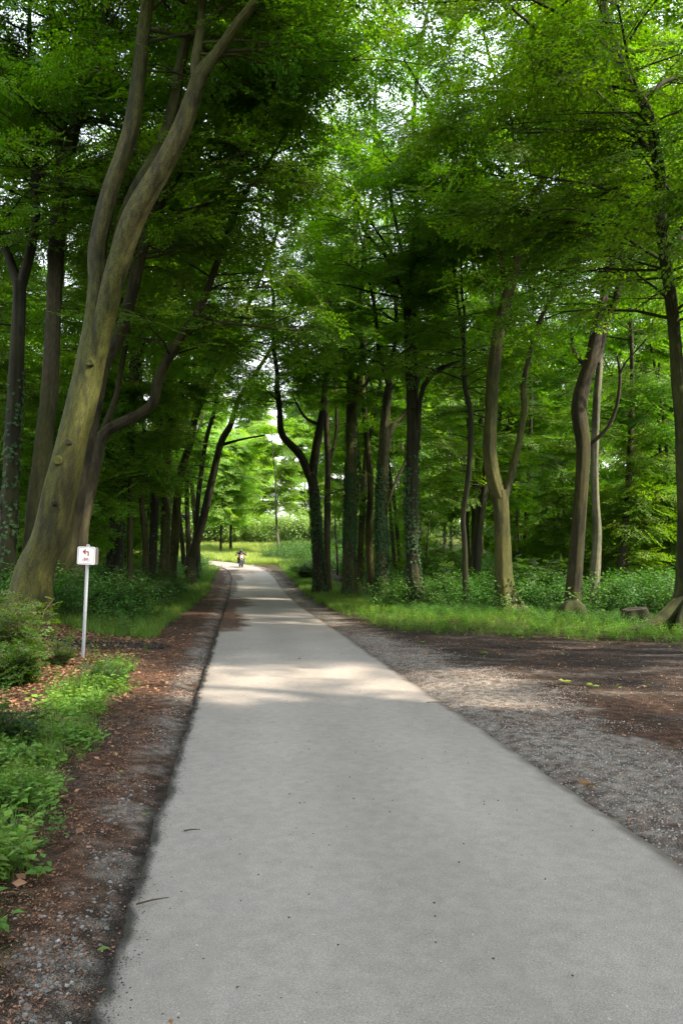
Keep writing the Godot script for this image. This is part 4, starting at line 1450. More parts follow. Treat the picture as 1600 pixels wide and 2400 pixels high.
	tree("pale_ivied_beech", "pale beech trunk with ivy on its lower half left of the road", "beeches along the left of the road", "beech", [[-8.45, 1.02, -38.00, 0.264, -8.41, 1.63, -38.00, 0.224, -8.34, 5.40, -38.00, 0.204, -8.31, 8.70, -38.00, 0.205, -8.28, 10.88, -38.00, 0.185, -8.16, 13.18, -38.00, 0.155, -8.06, 15.17, -37.85, 0.139, -7.77, 17.15, -37.83, 0.122, -7.40, 19.11, -37.72, 0.106, -7.02, 21.07, -37.81, 0.090, -6.93, 23.07, -37.94, 0.074, -6.73, 25.05, -38.17, 0.058, -6.58, 27.02, -38.44, 0.050]], {"base": 6.0, "n": 32, "lo": 2.2, "hi": 5.0, "spr": 24, "sc": 1.00}, {"ivy": [0.0, 5.0, 1800]})
	tree("dark_stem_tree", "dark upright trunk close beside the pale ivied beech", "beeches along the left of the road", "dark", [[-8.58, 1.05, -36.00, 0.212, -8.51, 1.51, -36.00, 0.173, -8.40, 5.21, -36.00, 0.165, -8.29, 7.39, -36.00, 0.146, -8.08, 9.41, -36.00, 0.127, -8.13, 11.38, -36.00, 0.107, -8.31, 13.37, -35.92, 0.098, -8.55, 15.36, -36.00, 0.089, -8.75, 17.35, -36.07, 0.080, -8.92, 19.34, -36.15, 0.071, -9.17, 21.31, -36.33, 0.062, -9.29, 23.30, -36.56, 0.053, -9.31, 25.30, -36.62, 0.050]], {"base": 5.0, "n": 28, "lo": 2.0, "hi": 4.5, "spr": 22, "sc": 1.00}, {"ivy": [0.0, 4.0, 600]})
	tree("curving_beech", "olive trunk bending in an S over the left verge", "beeches along the left of the road", "beech", [[-9.19, 0.94, -43.00, 0.345, -8.99, 1.86, -42.87, 0.252, -8.78, 4.36, -42.51, 0.217, -8.53, 5.99, -42.28, 0.193, -8.00, 7.62, -42.04, 0.181, -7.77, 8.74, -41.87, 0.181, -7.20, 10.46, -41.61, 0.180, -6.48, 11.64, -41.41, 0.168, -5.95, 12.56, -41.26, 0.145, -5.13, 14.09, -41.00, 0.111, -4.26, 15.85, -40.62, 0.099, -3.50, 17.68, -40.29, 0.087, -2.93, 19.52, -39.76, 0.074, -2.55, 21.46, -39.49, 0.061, -2.35, 23.45, -39.39, 0.050]], {"base": 7.0, "n": 32, "lo": 2.0, "hi": 5.0, "spr": 22, "sc": 1.00}, {"ivy": [0.0, 4.0, 500]})
	tree("roadside_leaning_tree", "dark slender tree leaning over the left edge of the road bend", "beeches along the left of the road", "dark", [[-9.27, 1.24, -49.00, 0.341, -9.05, 1.89, -48.88, 0.275, -8.43, 3.81, -48.52, 0.247, -7.86, 6.02, -48.11, 0.220, -7.24, 8.35, -47.67, 0.206, -6.66, 9.38, -47.46, 0.166, -6.14, 10.89, -47.16, 0.140, -5.64, 11.61, -47.00, 0.114, -4.52, 13.22, -46.61, 0.103, -3.46, 14.83, -46.09, 0.092, -2.64, 16.58, -45.56, 0.080, -1.78, 18.27, -44.95, 0.069, -0.99, 20.07, -44.59, 0.056, -0.37, 21.89, -44.02, 0.050],
		[-7.19, 8.29, -48.00, 0.103, -6.56, 8.44, -47.76, 0.077, -5.76, 8.58, -47.45, 0.064, -4.56, 8.72, -47.00, 0.051]], {"base": 6.0, "n": 30, "lo": 2.0, "hi": 4.5, "spr": 22, "sc": 1.00}, {})
	tree("thin_leaning_tree", "thinner trunk just left of the slender leaning tree", "beeches along the left of the road", "dark", [[-9.88, 1.92, -54.00, 0.202, -9.84, 3.31, -54.00, 0.174, -9.74, 5.16, -54.00, 0.159, -9.50, 7.49, -54.00, 0.160, -9.14, 9.80, -54.00, 0.146, -8.69, 11.39, -54.00, 0.131, -8.39, 13.36, -53.91, 0.116, -8.08, 15.33, -53.84, 0.101, -7.96, 17.32, -53.64, 0.086, -7.71, 19.30, -53.47, 0.071, -7.50, 21.29, -53.46, 0.055, -7.57, 23.28, -53.51, 0.050]], {"base": 6.0, "n": 34, "lo": 2.0, "hi": 4.0, "spr": 22, "sc": 1.00}, {})
	tree("bent_limb_oak", "dark forked tree whose left limb bends toward the road", "trees along the right of the road", "dark", [[-1.07, -0.50, -40.00, 0.363, -1.11, 0.82, -40.00, 0.289, -1.27, 3.56, -40.00, 0.279, -1.44, 5.28, -40.00, 0.279, -1.57, 5.71, -40.00, 0.280],
		[-1.57, 5.50, -40.00, 0.204, -2.02, 6.56, -39.84, 0.193, -2.42, 7.02, -39.76, 0.182, -2.89, 7.50, -39.66, 0.171, -3.05, 7.96, -39.60, 0.160, -3.09, 8.97, -39.46, 0.139, -3.21, 9.98, -39.31, 0.128, -3.19, 10.64, -39.22, 0.117, -3.39, 12.20, -39.00, 0.095, -3.37, 14.19, -38.94, 0.085, -3.60, 16.16, -38.65, 0.075, -3.93, 18.13, -38.60, 0.065, -4.13, 20.12, -38.63, 0.055, -4.11, 22.12, -38.78, 0.050],
		[-1.46, 5.60, -40.00, 0.215, -1.34, 6.65, -40.07, 0.205, -1.13, 7.86, -40.15, 0.195, -0.93, 9.12, -40.23, 0.174, -0.87, 10.18, -40.29, 0.163, -0.72, 11.39, -40.37, 0.142, -0.66, 13.49, -40.50, 0.121, -0.41, 15.47, -40.39, 0.108, -0.02, 17.43, -40.49, 0.094, 0.34, 19.40, -40.61, 0.081, 0.66, 21.35, -40.89, 0.068, 0.78, 23.33, -41.14, 0.055, 0.74, 25.32, -41.38, 0.050],
		[-1.13, 8.24, -40.20, 0.087, -1.51, 8.34, -39.93, 0.075, -1.88, 8.57, -39.63, 0.064, -2.12, 8.95, -39.31, 0.053, -2.32, 9.31, -39.00, 0.042]], {"base": 8.5, "n": 34, "lo": 2.0, "hi": 5.0, "spr": 22, "sc": 1.00}, {"ivy": [0.0, 5.5, 2000]})
	tree("twin_stem_tree", "brown straight trunk standing close right of the bent limb tree", "trees along the right of the road", "brown", [[-0.71, -0.47, -41.50, 0.221, -0.73, 0.94, -41.50, 0.177, -0.74, 4.34, -41.50, 0.167, -0.69, 6.47, -41.50, 0.156, -0.78, 8.11, -41.50, 0.145, -0.81, 10.60, -41.50, 0.123, -0.72, 12.59, -41.34, 0.113, -0.80, 14.55, -40.97, 0.102, -1.01, 16.51, -40.59, 0.091, -1.37, 18.43, -40.16, 0.081, -1.82, 20.32, -39.72, 0.070, -2.09, 22.24, -39.23, 0.060, -2.34, 24.14, -38.66, 0.050],
		[-0.69, 6.42, -41.50, 0.101, -0.49, 6.99, -41.55, 0.090, -0.25, 8.29, -41.66, 0.090, -0.32, 10.51, -41.84, 0.079, -0.23, 12.55, -42.00, 0.068, -0.21, 14.55, -41.93, 0.037, -0.04, 16.54, -42.00, 0.030]], {"base": 7.0, "n": 36, "lo": 2.0, "hi": 4.0, "spr": 22, "sc": 1.00}, {})
	tree("ivied_pale_beech", "ivy covered trunk with bare pale stems above, centre of the photo", "trees along the right of the road", "beech", [[0.39, -0.39, -38.00, 0.365, 0.39, 0.86, -38.00, 0.305, 0.45, 4.11, -38.00, 0.296, 0.49, 6.06, -38.00, 0.286, 0.49, 8.04, -38.00, 0.267, 0.49, 10.03, -38.00, 0.226],
		[0.47, 9.84, -38.00, 0.185, 0.45, 10.69, -38.05, 0.155, 0.50, 12.05, -38.14, 0.135, 0.44, 14.11, -38.27, 0.115, 0.50, 16.28, -38.40, 0.094, 0.67, 18.26, -38.64, 0.084, 0.67, 20.25, -38.79, 0.074, 0.45, 22.24, -38.79, 0.064, 0.40, 24.23, -39.00, 0.054, 0.45, 26.22, -39.18, 0.050],
		[0.62, 8.60, -38.00, 0.164, 0.74, 9.40, -37.87, 0.143, 0.88, 10.30, -37.72, 0.123, 1.02, 11.25, -37.57, 0.102, 0.87, 12.81, -37.31, 0.091, 0.97, 14.72, -37.00, 0.081, 1.12, 16.68, -36.64, 0.074, 1.46, 18.64, -36.48, 0.068, 1.54, 20.62, -36.20, 0.061, 1.52, 22.61, -36.02, 0.055, 1.66, 24.61, -36.03, 0.050],
		[0.41, 10.05, -38.00, 0.103, 0.29, 10.78, -37.82, 0.092, -0.02, 11.76, -37.56, 0.082, -0.16, 12.63, -37.33, 0.071, -0.40, 13.90, -37.00, 0.060, -0.89, 15.82, -36.76, 0.053, -1.25, 17.79, -36.72, 0.046, -1.73, 19.73, -36.71, 0.039, -2.17, 21.68, -36.84, 0.031, -2.58, 23.64, -36.77, 0.030],
		[0.74, 9.08, -37.80, 0.092, 1.03, 9.68, -38.02, 0.082, 1.34, 10.07, -38.18, 0.072, 1.77, 11.00, -38.50, 0.052]], {"base": 8.0, "n": 56, "lo": 2.0, "hi": 5.0, "spr": 22, "sc": 1.00, "tone": 1.3}, {"ivy": [0.0, 8.5, 4200]})
	tree("forked_far_beech", "brown trunk forking like a Y between two ivied trunks", "trees along the right of the road", "brown", [[1.03, -0.58, -46.00, 0.221, 1.06, 1.48, -46.00, 0.184, 1.31, 5.83, -46.00, 0.173, 1.46, 7.79, -46.00, 0.161, 1.46, 9.39, -46.00, 0.124, 1.39, 11.57, -46.00, 0.112, 1.36, 13.57, -46.07, 0.102, 1.50, 15.56, -46.24, 0.092, 1.62, 17.54, -46.44, 0.082, 1.68, 19.54, -46.39, 0.072, 1.54, 21.54, -46.37, 0.062, 1.29, 23.52, -46.43, 0.052, 1.33, 25.52, -46.55, 0.050],
		[1.44, 7.57, -46.00, 0.124, 1.65, 8.61, -46.29, 0.112, 1.96, 9.74, -46.60, 0.101, 2.19, 11.27, -47.00, 0.089, 2.44, 13.19, -47.52, 0.065, 2.42, 15.16, -47.88, 0.041, 2.26, 17.11, -48.29, 0.030]], {"base": 9.0, "n": 34, "lo": 2.0, "hi": 4.5, "spr": 20, "sc": 1.00}, {})
	tree("ivied_forked_oak", "dark ivied trunk with a mossy fork left of the tall ivied trunk", "trees along the right of the road", "moss", [[1.67, -0.36, -34.00, 0.308, 1.71, 0.80, -34.00, 0.245, 1.71, 3.27, -34.00, 0.246, 1.79, 5.76, -34.00, 0.229, 1.91, 7.64, -34.00, 0.193, 2.04, 8.77, -34.00, 0.166, 2.10, 8.98, -34.00, 0.156],
		[2.06, 8.83, -34.00, 0.120, 1.85, 9.51, -33.89, 0.110, 1.63, 10.11, -33.78, 0.101, 1.57, 10.54, -33.71, 0.082, 1.46, 11.81, -33.50, 0.073, 1.08, 13.77, -33.42, 0.053, 0.71, 15.73, -33.26, 0.033, 0.24, 17.68, -33.32, 0.030],
		[2.08, 8.88, -34.00, 0.120, 2.05, 9.75, -34.13, 0.102, 2.33, 10.75, -34.29, 0.093, 2.40, 12.12, -34.50, 0.084, 2.29, 14.08, -34.88, 0.078, 2.10, 16.06, -35.01, 0.072, 1.94, 18.06, -35.00, 0.066, 1.62, 20.03, -35.00, 0.059, 1.52, 22.03, -34.98, 0.053, 1.65, 24.01, -34.78, 0.050],
		[1.92, 6.02, -34.00, 0.137, 1.99, 6.40, -34.13, 0.129, 2.25, 7.21, -34.40, 0.121, 2.79, 7.82, -34.66, 0.094, 3.22, 8.81, -35.00, 0.076, 3.90, 10.64, -35.45, 0.062, 4.62, 12.44, -35.92, 0.049, 5.30, 14.31, -36.12, 0.035, 6.06, 16.13, -36.45, 0.030],
		[1.90, 3.63, -34.00, 0.082, 2.03, 3.95, -34.06, 0.073, 2.35, 4.84, -34.21, 0.064, 2.76, 5.62, -34.36, 0.055, 3.01, 6.46, -34.50, 0.037]], {"base": 10.0, "n": 40, "lo": 2.0, "hi": 4.5, "spr": 22, "sc": 1.00}, {"ivy": [0.0, 6.2, 3400]})
	tree("tall_ivied_oak", "tallest ivied black trunk with pale mossy side limb right of centre", "trees along the right of the road", "dark", [[2.89, -0.51, -30.50, 0.406, 2.86, -0.24, -30.50, 0.341, 2.71, 1.43, -30.50, 0.253, 2.68, 3.66, -30.50, 0.254, 2.73, 5.90, -30.50, 0.238, 2.73, 7.31, -30.50, 0.214, 2.63, 9.29, -30.50, 0.174, 2.57, 11.57, -30.50, 0.149, 2.74, 12.59, -30.50, 0.133, 2.85, 13.93, -30.50, 0.125, 2.94, 15.22, -30.50, 0.109, 2.89, 16.10, -30.50, 0.092, 2.82, 18.09, -30.46, 0.083, 2.93, 20.08, -30.23, 0.073, 3.19, 22.06, -30.12, 0.064, 3.62, 24.01, -30.05, 0.055, 3.89, 25.99, -30.19, 0.050],
		[2.75, 7.19, -30.30, 0.155, 2.84, 8.22, -30.48, 0.140, 2.83, 9.26, -30.67, 0.133, 2.78, 10.51, -30.88, 0.117, 2.92, 11.41, -31.03, 0.101, 3.15, 12.87, -31.28, 0.085, 3.49, 14.17, -31.50, 0.069, 3.93, 16.12, -31.65, 0.058, 4.42, 18.06, -31.59, 0.047, 4.71, 20.02, -31.32, 0.036, 4.99, 21.97, -30.97, 0.030],
		[2.90, 5.58, -30.60, 0.107, 2.96, 6.39, -30.45, 0.107, 2.97, 7.00, -30.34, 0.098, 3.01, 7.54, -30.24, 0.098, 3.15, 8.08, -30.14, 0.106, 3.46, 8.50, -30.04, 0.106, 3.89, 8.76, -29.95, 0.097, 4.34, 8.90, -29.86, 0.065, 4.60, 9.08, -29.80, 0.040],
		[2.61, 11.71, -30.40, 0.091, 2.44, 12.53, -30.24, 0.082, 2.21, 13.73, -30.00, 0.066, 1.91, 15.06, -29.73, 0.057, 1.70, 16.18, -29.50, 0.049],
		[2.57, 12.38, -30.40, 0.066, 1.90, 13.12, -29.69, 0.057, 1.29, 13.70, -29.08, 0.048, 0.80, 14.25, -28.50, 0.039, 0.31, 14.66, -28.00, 0.031],
		[2.51, 11.21, -30.40, 0.066, 1.90, 12.65, -29.84, 0.057, 0.82, 13.83, -29.26, 0.048, 0.60, 14.47, -29.00, 0.032]], {"base": 11.0, "n": 34, "lo": 2.2, "hi": 5.5, "spr": 24, "sc": 1.00}, {"ivy": [0.3, 7.0, 4200], "flare": 0.5, "mossy": 3})
	tree("thin_wavy_tree", "thin wavy trunk between the tall ivied tree and the forked beech", "trees along the right of the road", "dark", [[4.53, -0.47, -29.00, 0.139, 4.50, -0.28, -29.00, 0.116, 4.47, 1.97, -29.00, 0.101, 4.43, 3.03, -29.00, 0.093, 4.65, 4.62, -29.00, 0.101, 4.74, 6.22, -29.00, 0.102, 4.70, 7.07, -29.00, 0.094, 4.52, 7.83, -29.00, 0.086, 4.50, 9.45, -29.00, 0.079, 4.28, 11.09, -29.00, 0.063, 4.14, 13.07, -29.20, 0.050, 4.08, 15.07, -29.19, 0.036, 4.20, 17.07, -29.18, 0.030],
		[4.51, 9.33, -29.00, 0.055, 4.57, 10.50, -29.18, 0.048, 4.50, 11.35, -29.32, 0.048, 4.51, 12.56, -29.50, 0.040, 4.58, 14.53, -29.78, 0.032, 4.75, 16.48, -30.22, 0.030]], {"base": 8.0, "n": 30, "lo": 1.6, "hi": 3.8, "spr": 22, "sc": 1.00}, {})
	tree("pale_far_beech", "pale slim trunk seen behind the thin wavy tree", "trees along the right of the road", "beech", [[7.65, -0.82, -46.00, 0.209, 7.67, 1.34, -46.00, 0.172, 7.70, 4.69, -46.00, 0.160, 7.90, 7.22, -46.00, 0.149, 8.06, 8.91, -46.00, 0.136, 8.21, 11.57, -46.00, 0.112, 8.17, 13.57, -46.06, 0.102, 7.98, 15.56, -46.15, 0.092, 7.86, 17.56, -46.16, 0.082, 7.64, 19.54, -46.23, 0.072, 7.31, 21.51, -46.15, 0.062, 6.94, 23.46, -45.90, 0.053, 6.45, 25.40, -45.92, 0.050]], {"base": 6.0, "n": 36, "lo": 2.0, "hi": 4.0, "spr": 20, "sc": 1.00}, {})
	tree("forked_beech", "smooth olive beech forking low, with bowed main stem, right of centre", "trees along the right of the road", "beech", [[5.53, -0.41, -26.50, 0.593, 5.51, -0.18, -26.50, 0.424, 5.40, 0.50, -26.50, 0.297, 5.35, 1.21, -26.50, 0.262, 5.34, 2.42, -26.50, 0.256, 5.31, 3.39, -26.50, 0.263, 5.27, 3.76, -26.50, 0.270],
		[5.24, 3.55, -26.50, 0.256, 5.06, 4.11, -26.42, 0.234, 4.90, 5.07, -26.29, 0.219, 4.92, 6.25, -26.12, 0.197, 5.00, 7.66, -25.93, 0.211, 5.17, 9.05, -25.73, 0.196, 5.40, 9.97, -25.59, 0.188, 5.60, 10.81, -25.47, 0.174, 5.83, 11.71, -25.34, 0.159, 5.99, 12.52, -25.22, 0.138, 6.18, 13.19, -25.11, 0.117, 6.59, 13.85, -25.00, 0.089, 7.45, 15.60, -24.56, 0.082, 7.97, 17.51, -24.29, 0.075, 8.64, 19.37, -23.98, 0.068, 9.01, 21.33, -23.79, 0.060, 9.52, 23.26, -23.68, 0.053, 9.68, 25.23, -23.36, 0.050],
		[5.36, 3.47, -26.40, 0.142, 5.54, 3.91, -26.43, 0.121, 5.76, 4.70, -26.48, 0.114, 5.97, 5.59, -26.54, 0.107, 6.15, 6.58, -26.60, 0.108, 6.13, 7.03, -26.62, 0.108, 6.17, 7.54, -26.65, 0.087, 6.39, 8.44, -26.71, 0.080, 6.77, 9.61, -26.78, 0.073, 7.18, 10.38, -26.83, 0.066, 8.26, 12.11, -26.95, 0.052, 8.81, 12.74, -27.00, 0.037, 9.93, 14.38, -27.24, 0.032, 10.76, 16.20, -27.23, 0.030],
		[5.52, 10.25, -26.00, 0.106, 5.30, 10.97, -25.71, 0.091, 5.06, 11.73, -25.39, 0.083, 4.83, 12.45, -25.08, 0.082, 4.44, 13.16, -24.74, 0.075, 4.05, 13.61, -24.50, 0.054, 2.97, 15.23, -24.04, 0.038, 1.92, 16.91, -23.80, 0.030],
		[5.81, 11.54, -25.60, 0.091, 5.81, 12.73, -25.72, 0.084, 5.68, 13.89, -25.84, 0.078, 5.58, 15.45, -26.00, 0.064, 5.25, 17.43, -26.07, 0.052, 4.81, 19.38, -26.15, 0.040, 4.53, 21.35, -26.07, 0.030]], {"base": 12.0, "n": 58, "lo": 2.2, "hi": 5.5, "spr": 26, "sc": 1.00}, {"flare": 0.5})
	tree("rough_oak", "rough brown oak with a broken stub and thin elbowed right branch", "trees along the right of the road", "oak", [[7.45, -0.38, -26.00, 0.305, 7.48, -0.07, -25.99, 0.249, 7.64, 1.93, -25.90, 0.229, 7.80, 3.93, -25.81, 0.201, 7.86, 5.19, -25.76, 0.208, 7.71, 6.34, -25.71, 0.236, 7.86, 7.19, -25.67, 0.208, 8.11, 7.94, -25.64, 0.201, 8.31, 8.96, -25.59, 0.181, 8.52, 9.96, -25.55, 0.139, 8.69, 11.07, -25.50, 0.104, 8.90, 13.06, -25.41, 0.093, 9.24, 15.03, -25.49, 0.083, 9.39, 17.00, -25.78, 0.072, 9.34, 18.95, -26.25, 0.061, 9.12, 20.90, -26.63, 0.051, 9.18, 22.88, -26.86, 0.050],
		[7.94, 7.80, -25.80, 0.084, 7.84, 7.92, -25.73, 0.077, 7.54, 8.23, -25.55, 0.069, 7.45, 8.52, -25.42, 0.062, 7.40, 8.76, -25.30, 0.055],
		[8.07, 5.20, -26.00, 0.063, 8.17, 5.26, -25.96, 0.063, 8.66, 5.79, -25.72, 0.062, 8.88, 6.50, -25.48, 0.055, 8.89, 7.34, -25.20, 0.048, 8.74, 7.94, -25.00, 0.027],
		[8.33, 7.91, -25.80, 0.119, 8.44, 8.15, -25.85, 0.112, 8.71, 9.09, -26.04, 0.106, 9.18, 10.19, -26.26, 0.100, 9.40, 11.45, -26.50, 0.072, 9.57, 13.41, -26.81, 0.054, 9.51, 15.38, -27.15, 0.036, 9.26, 17.30, -27.65, 0.030],
		[8.83, 7.33, -25.10, 0.034, 8.98, 7.70, -24.95, 0.027, 9.21, 7.98, -24.80, 0.024, 9.53, 8.38, -24.60, 0.017]], {"base": 11.5, "n": 44, "lo": 2.0, "hi": 4.8, "spr": 24, "sc": 1.00}, {})
	tree("grey_beech", "pale grey smooth beech standing just right of the rough oak", "trees along the right of the road", "grey", [[8.91, -0.49, -28.50, 0.190, 8.93, -0.11, -28.50, 0.167, 9.07, 1.40, -28.50, 0.160, 9.13, 2.51, -28.50, 0.153, 9.08, 3.89, -28.50, 0.145, 9.10, 5.28, -28.50, 0.138, 9.18, 6.96, -28.50, 0.131, 9.29, 8.09, -28.50, 0.116, 9.42, 9.23, -28.50, 0.108, 9.76, 10.36, -28.50, 0.093, 10.42, 12.24, -28.55, 0.087, 11.01, 14.15, -28.41, 0.081, 11.38, 16.11, -28.29, 0.075, 11.72, 18.06, -27.98, 0.069, 11.78, 20.05, -27.93, 0.062, 11.74, 22.04, -27.72, 0.056, 11.87, 24.04, -27.73, 0.050]], {"base": 11.0, "n": 40, "lo": 2.0, "hi": 4.5, "spr": 22, "sc": 1.00}, {})
	tree("fan_branch_tree", "straight dark trunk with thin branches fanning right, left of the cut stump", "trees along the right of the road", "brown", [[11.74, -0.00, -34.00, 0.181, 11.78, 0.51, -34.00, 0.163, 12.08, 2.68, -34.00, 0.155, 12.33, 5.32, -34.00, 0.137, 12.44, 7.33, -34.00, 0.119, 12.48, 8.24, -34.00, 0.101, 12.53, 9.91, -34.00, 0.083, 12.51, 11.91, -34.03, 0.077, 12.47, 13.90, -34.14, 0.072, 12.44, 15.90, -34.27, 0.067, 12.20, 17.88, -34.42, 0.061, 11.79, 19.81, -34.73, 0.056, 11.33, 21.76, -34.76, 0.051, 10.94, 23.72, -34.77, 0.050],
		[12.41, 6.94, -34.00, 0.046, 12.75, 7.45, -33.74, 0.036, 13.34, 8.11, -33.36, 0.027, 13.84, 8.76, -33.00, 0.018],
		[12.36, 5.32, -34.00, 0.046, 12.83, 5.60, -33.58, 0.036, 13.46, 5.98, -33.00, 0.027]], {"base": 7.0, "n": 42, "lo": 2.0, "hi": 4.5, "spr": 22, "sc": 1.00}, {})
	tree("right_thin_tree", "thinner left one of two slim stems near the right edge", "trees along the right of the road", "dark", [[14.80, -0.34, -37.00, 0.109, 14.81, -0.08, -37.00, 0.099, 14.94, 4.21, -37.00, 0.089, 14.91, 5.60, -37.00, 0.070, 14.90, 7.60, -37.18, 0.061, 14.99, 9.58, -37.41, 0.053, 15.27, 11.53, -37.75, 0.045, 15.61, 13.45, -38.18, 0.037, 16.12, 15.38, -38.36, 0.030]], {"base": 4.0, "n": 30, "lo": 1.6, "hi": 3.5, "spr": 20, "sc": 1.00}, {})
	tree("right_slim_tree", "thicker right one of two slim stems near the right edge", "trees along the right of the road", "dark", [[14.65, -0.48, -36.00, 0.125, 14.65, -0.17, -36.00, 0.115, 14.77, 2.75, -36.00, 0.106, 14.73, 5.19, -36.00, 0.087, 14.74, 6.67, -36.00, 0.078, 14.55, 8.66, -36.04, 0.067, 14.21, 10.63, -35.96, 0.057, 13.93, 12.60, -36.10, 0.047, 13.49, 14.55, -36.10, 0.037, 12.98, 16.48, -36.00, 0.030],
		[14.77, 2.79, -36.00, 0.077, 15.05, 3.77, -36.25, 0.058, 15.34, 4.76, -36.50, 0.049, 15.78, 6.65, -37.00, 0.041, 16.20, 8.53, -37.54, 0.034, 16.56, 10.48, -37.77, 0.026, 16.64, 12.46, -38.05, 0.020]], {"base": 4.0, "n": 30, "lo": 1.6, "hi": 3.5, "spr": 20, "sc": 1.00}, {})
	tree("root_flare_beech", "mossy trunk at the right edge with broad spreading roots", "trees along the right of the road", "moss", [[8.58, -0.37, -19.30, 0.873, 8.53, 0.04, -19.25, 0.564, 8.41, 0.71, -19.18, 0.368, 8.29, 2.14, -19.01, 0.255, 8.17, 3.45, -18.86, 0.203, 8.06, 4.65, -18.71, 0.162, 7.93, 5.65, -18.60, 0.136, 7.82, 6.73, -18.47, 0.125, 7.69, 7.71, -18.35, 0.125, 7.53, 8.59, -18.24, 0.124, 7.41, 9.46, -18.13, 0.124, 7.37, 10.44, -18.01, 0.119, 7.25, 11.02, -17.94, 0.123, 7.02, 11.89, -17.83, 0.108, 6.49, 12.59, -17.72, 0.108, 6.18, 13.40, -17.61, 0.102, 5.90, 14.25, -17.50, 0.092, 5.27, 16.14, -17.29, 0.083, 4.60, 17.99, -16.97, 0.074, 3.92, 19.85, -16.68, 0.065, 3.55, 21.81, -16.48, 0.056, 3.47, 23.79, -16.20, 0.050],
		[7.37, 11.17, -18.20, 0.065, 7.02, 11.50, -17.96, 0.059, 6.55, 11.63, -17.74, 0.054, 5.97, 11.82, -17.45, 0.048, 5.44, 12.12, -17.14, 0.043, 4.82, 12.50, -16.74, 0.037, 4.28, 12.72, -16.43, 0.032, 3.55, 12.98, -16.00, 0.027],
		[7.81, 8.42, -18.90, 0.072, 8.28, 9.37, -19.17, 0.084, 8.97, 10.48, -19.50, 0.085, 9.93, 12.23, -19.72, 0.074, 10.74, 14.05, -19.80, 0.063, 11.62, 15.85, -19.86, 0.051, 12.48, 17.65, -19.78, 0.050],
		[7.74, 8.68, -18.80, 0.041, 7.05, 8.87, -18.45, 0.035, 6.32, 9.12, -18.06, 0.030, 5.61, 9.35, -17.66, 0.024, 4.93, 9.31, -17.33, 0.019, 4.28, 9.06, -17.00, 0.014],
		[7.37, 11.28, -18.20, 0.045, 6.93, 11.42, -17.98, 0.040, 6.23, 11.35, -17.68, 0.034, 5.44, 11.11, -17.34, 0.029, 4.68, 10.88, -16.99, 0.023, 3.63, 10.59, -16.50, 0.014],
		[6.91, 12.13, -17.90, 0.049, 7.65, 12.79, -18.23, 0.060, 8.38, 13.17, -18.50, 0.061, 9.97, 14.17, -19.19, 0.050],
		[8.42, 0.76, -19.20, 0.307, 8.00, 0.37, -19.00, 0.253, 7.57, 0.11, -18.83, 0.201, 7.15, -0.08, -18.67, 0.159, 6.69, -0.18, -18.50, 0.118, 6.41, -0.25, -18.40, 0.069],
		[8.51, 0.62, -19.00, 0.304, 7.99, 0.16, -18.48, 0.246, 7.70, -0.20, -18.10, 0.202, 7.46, -0.45, -17.80, 0.142]], {"base": 7.0, "n": 44, "lo": 2.2, "hi": 5.0, "spr": 26, "sc": 1.00}, {"flare": 0.6, "roots": 6})


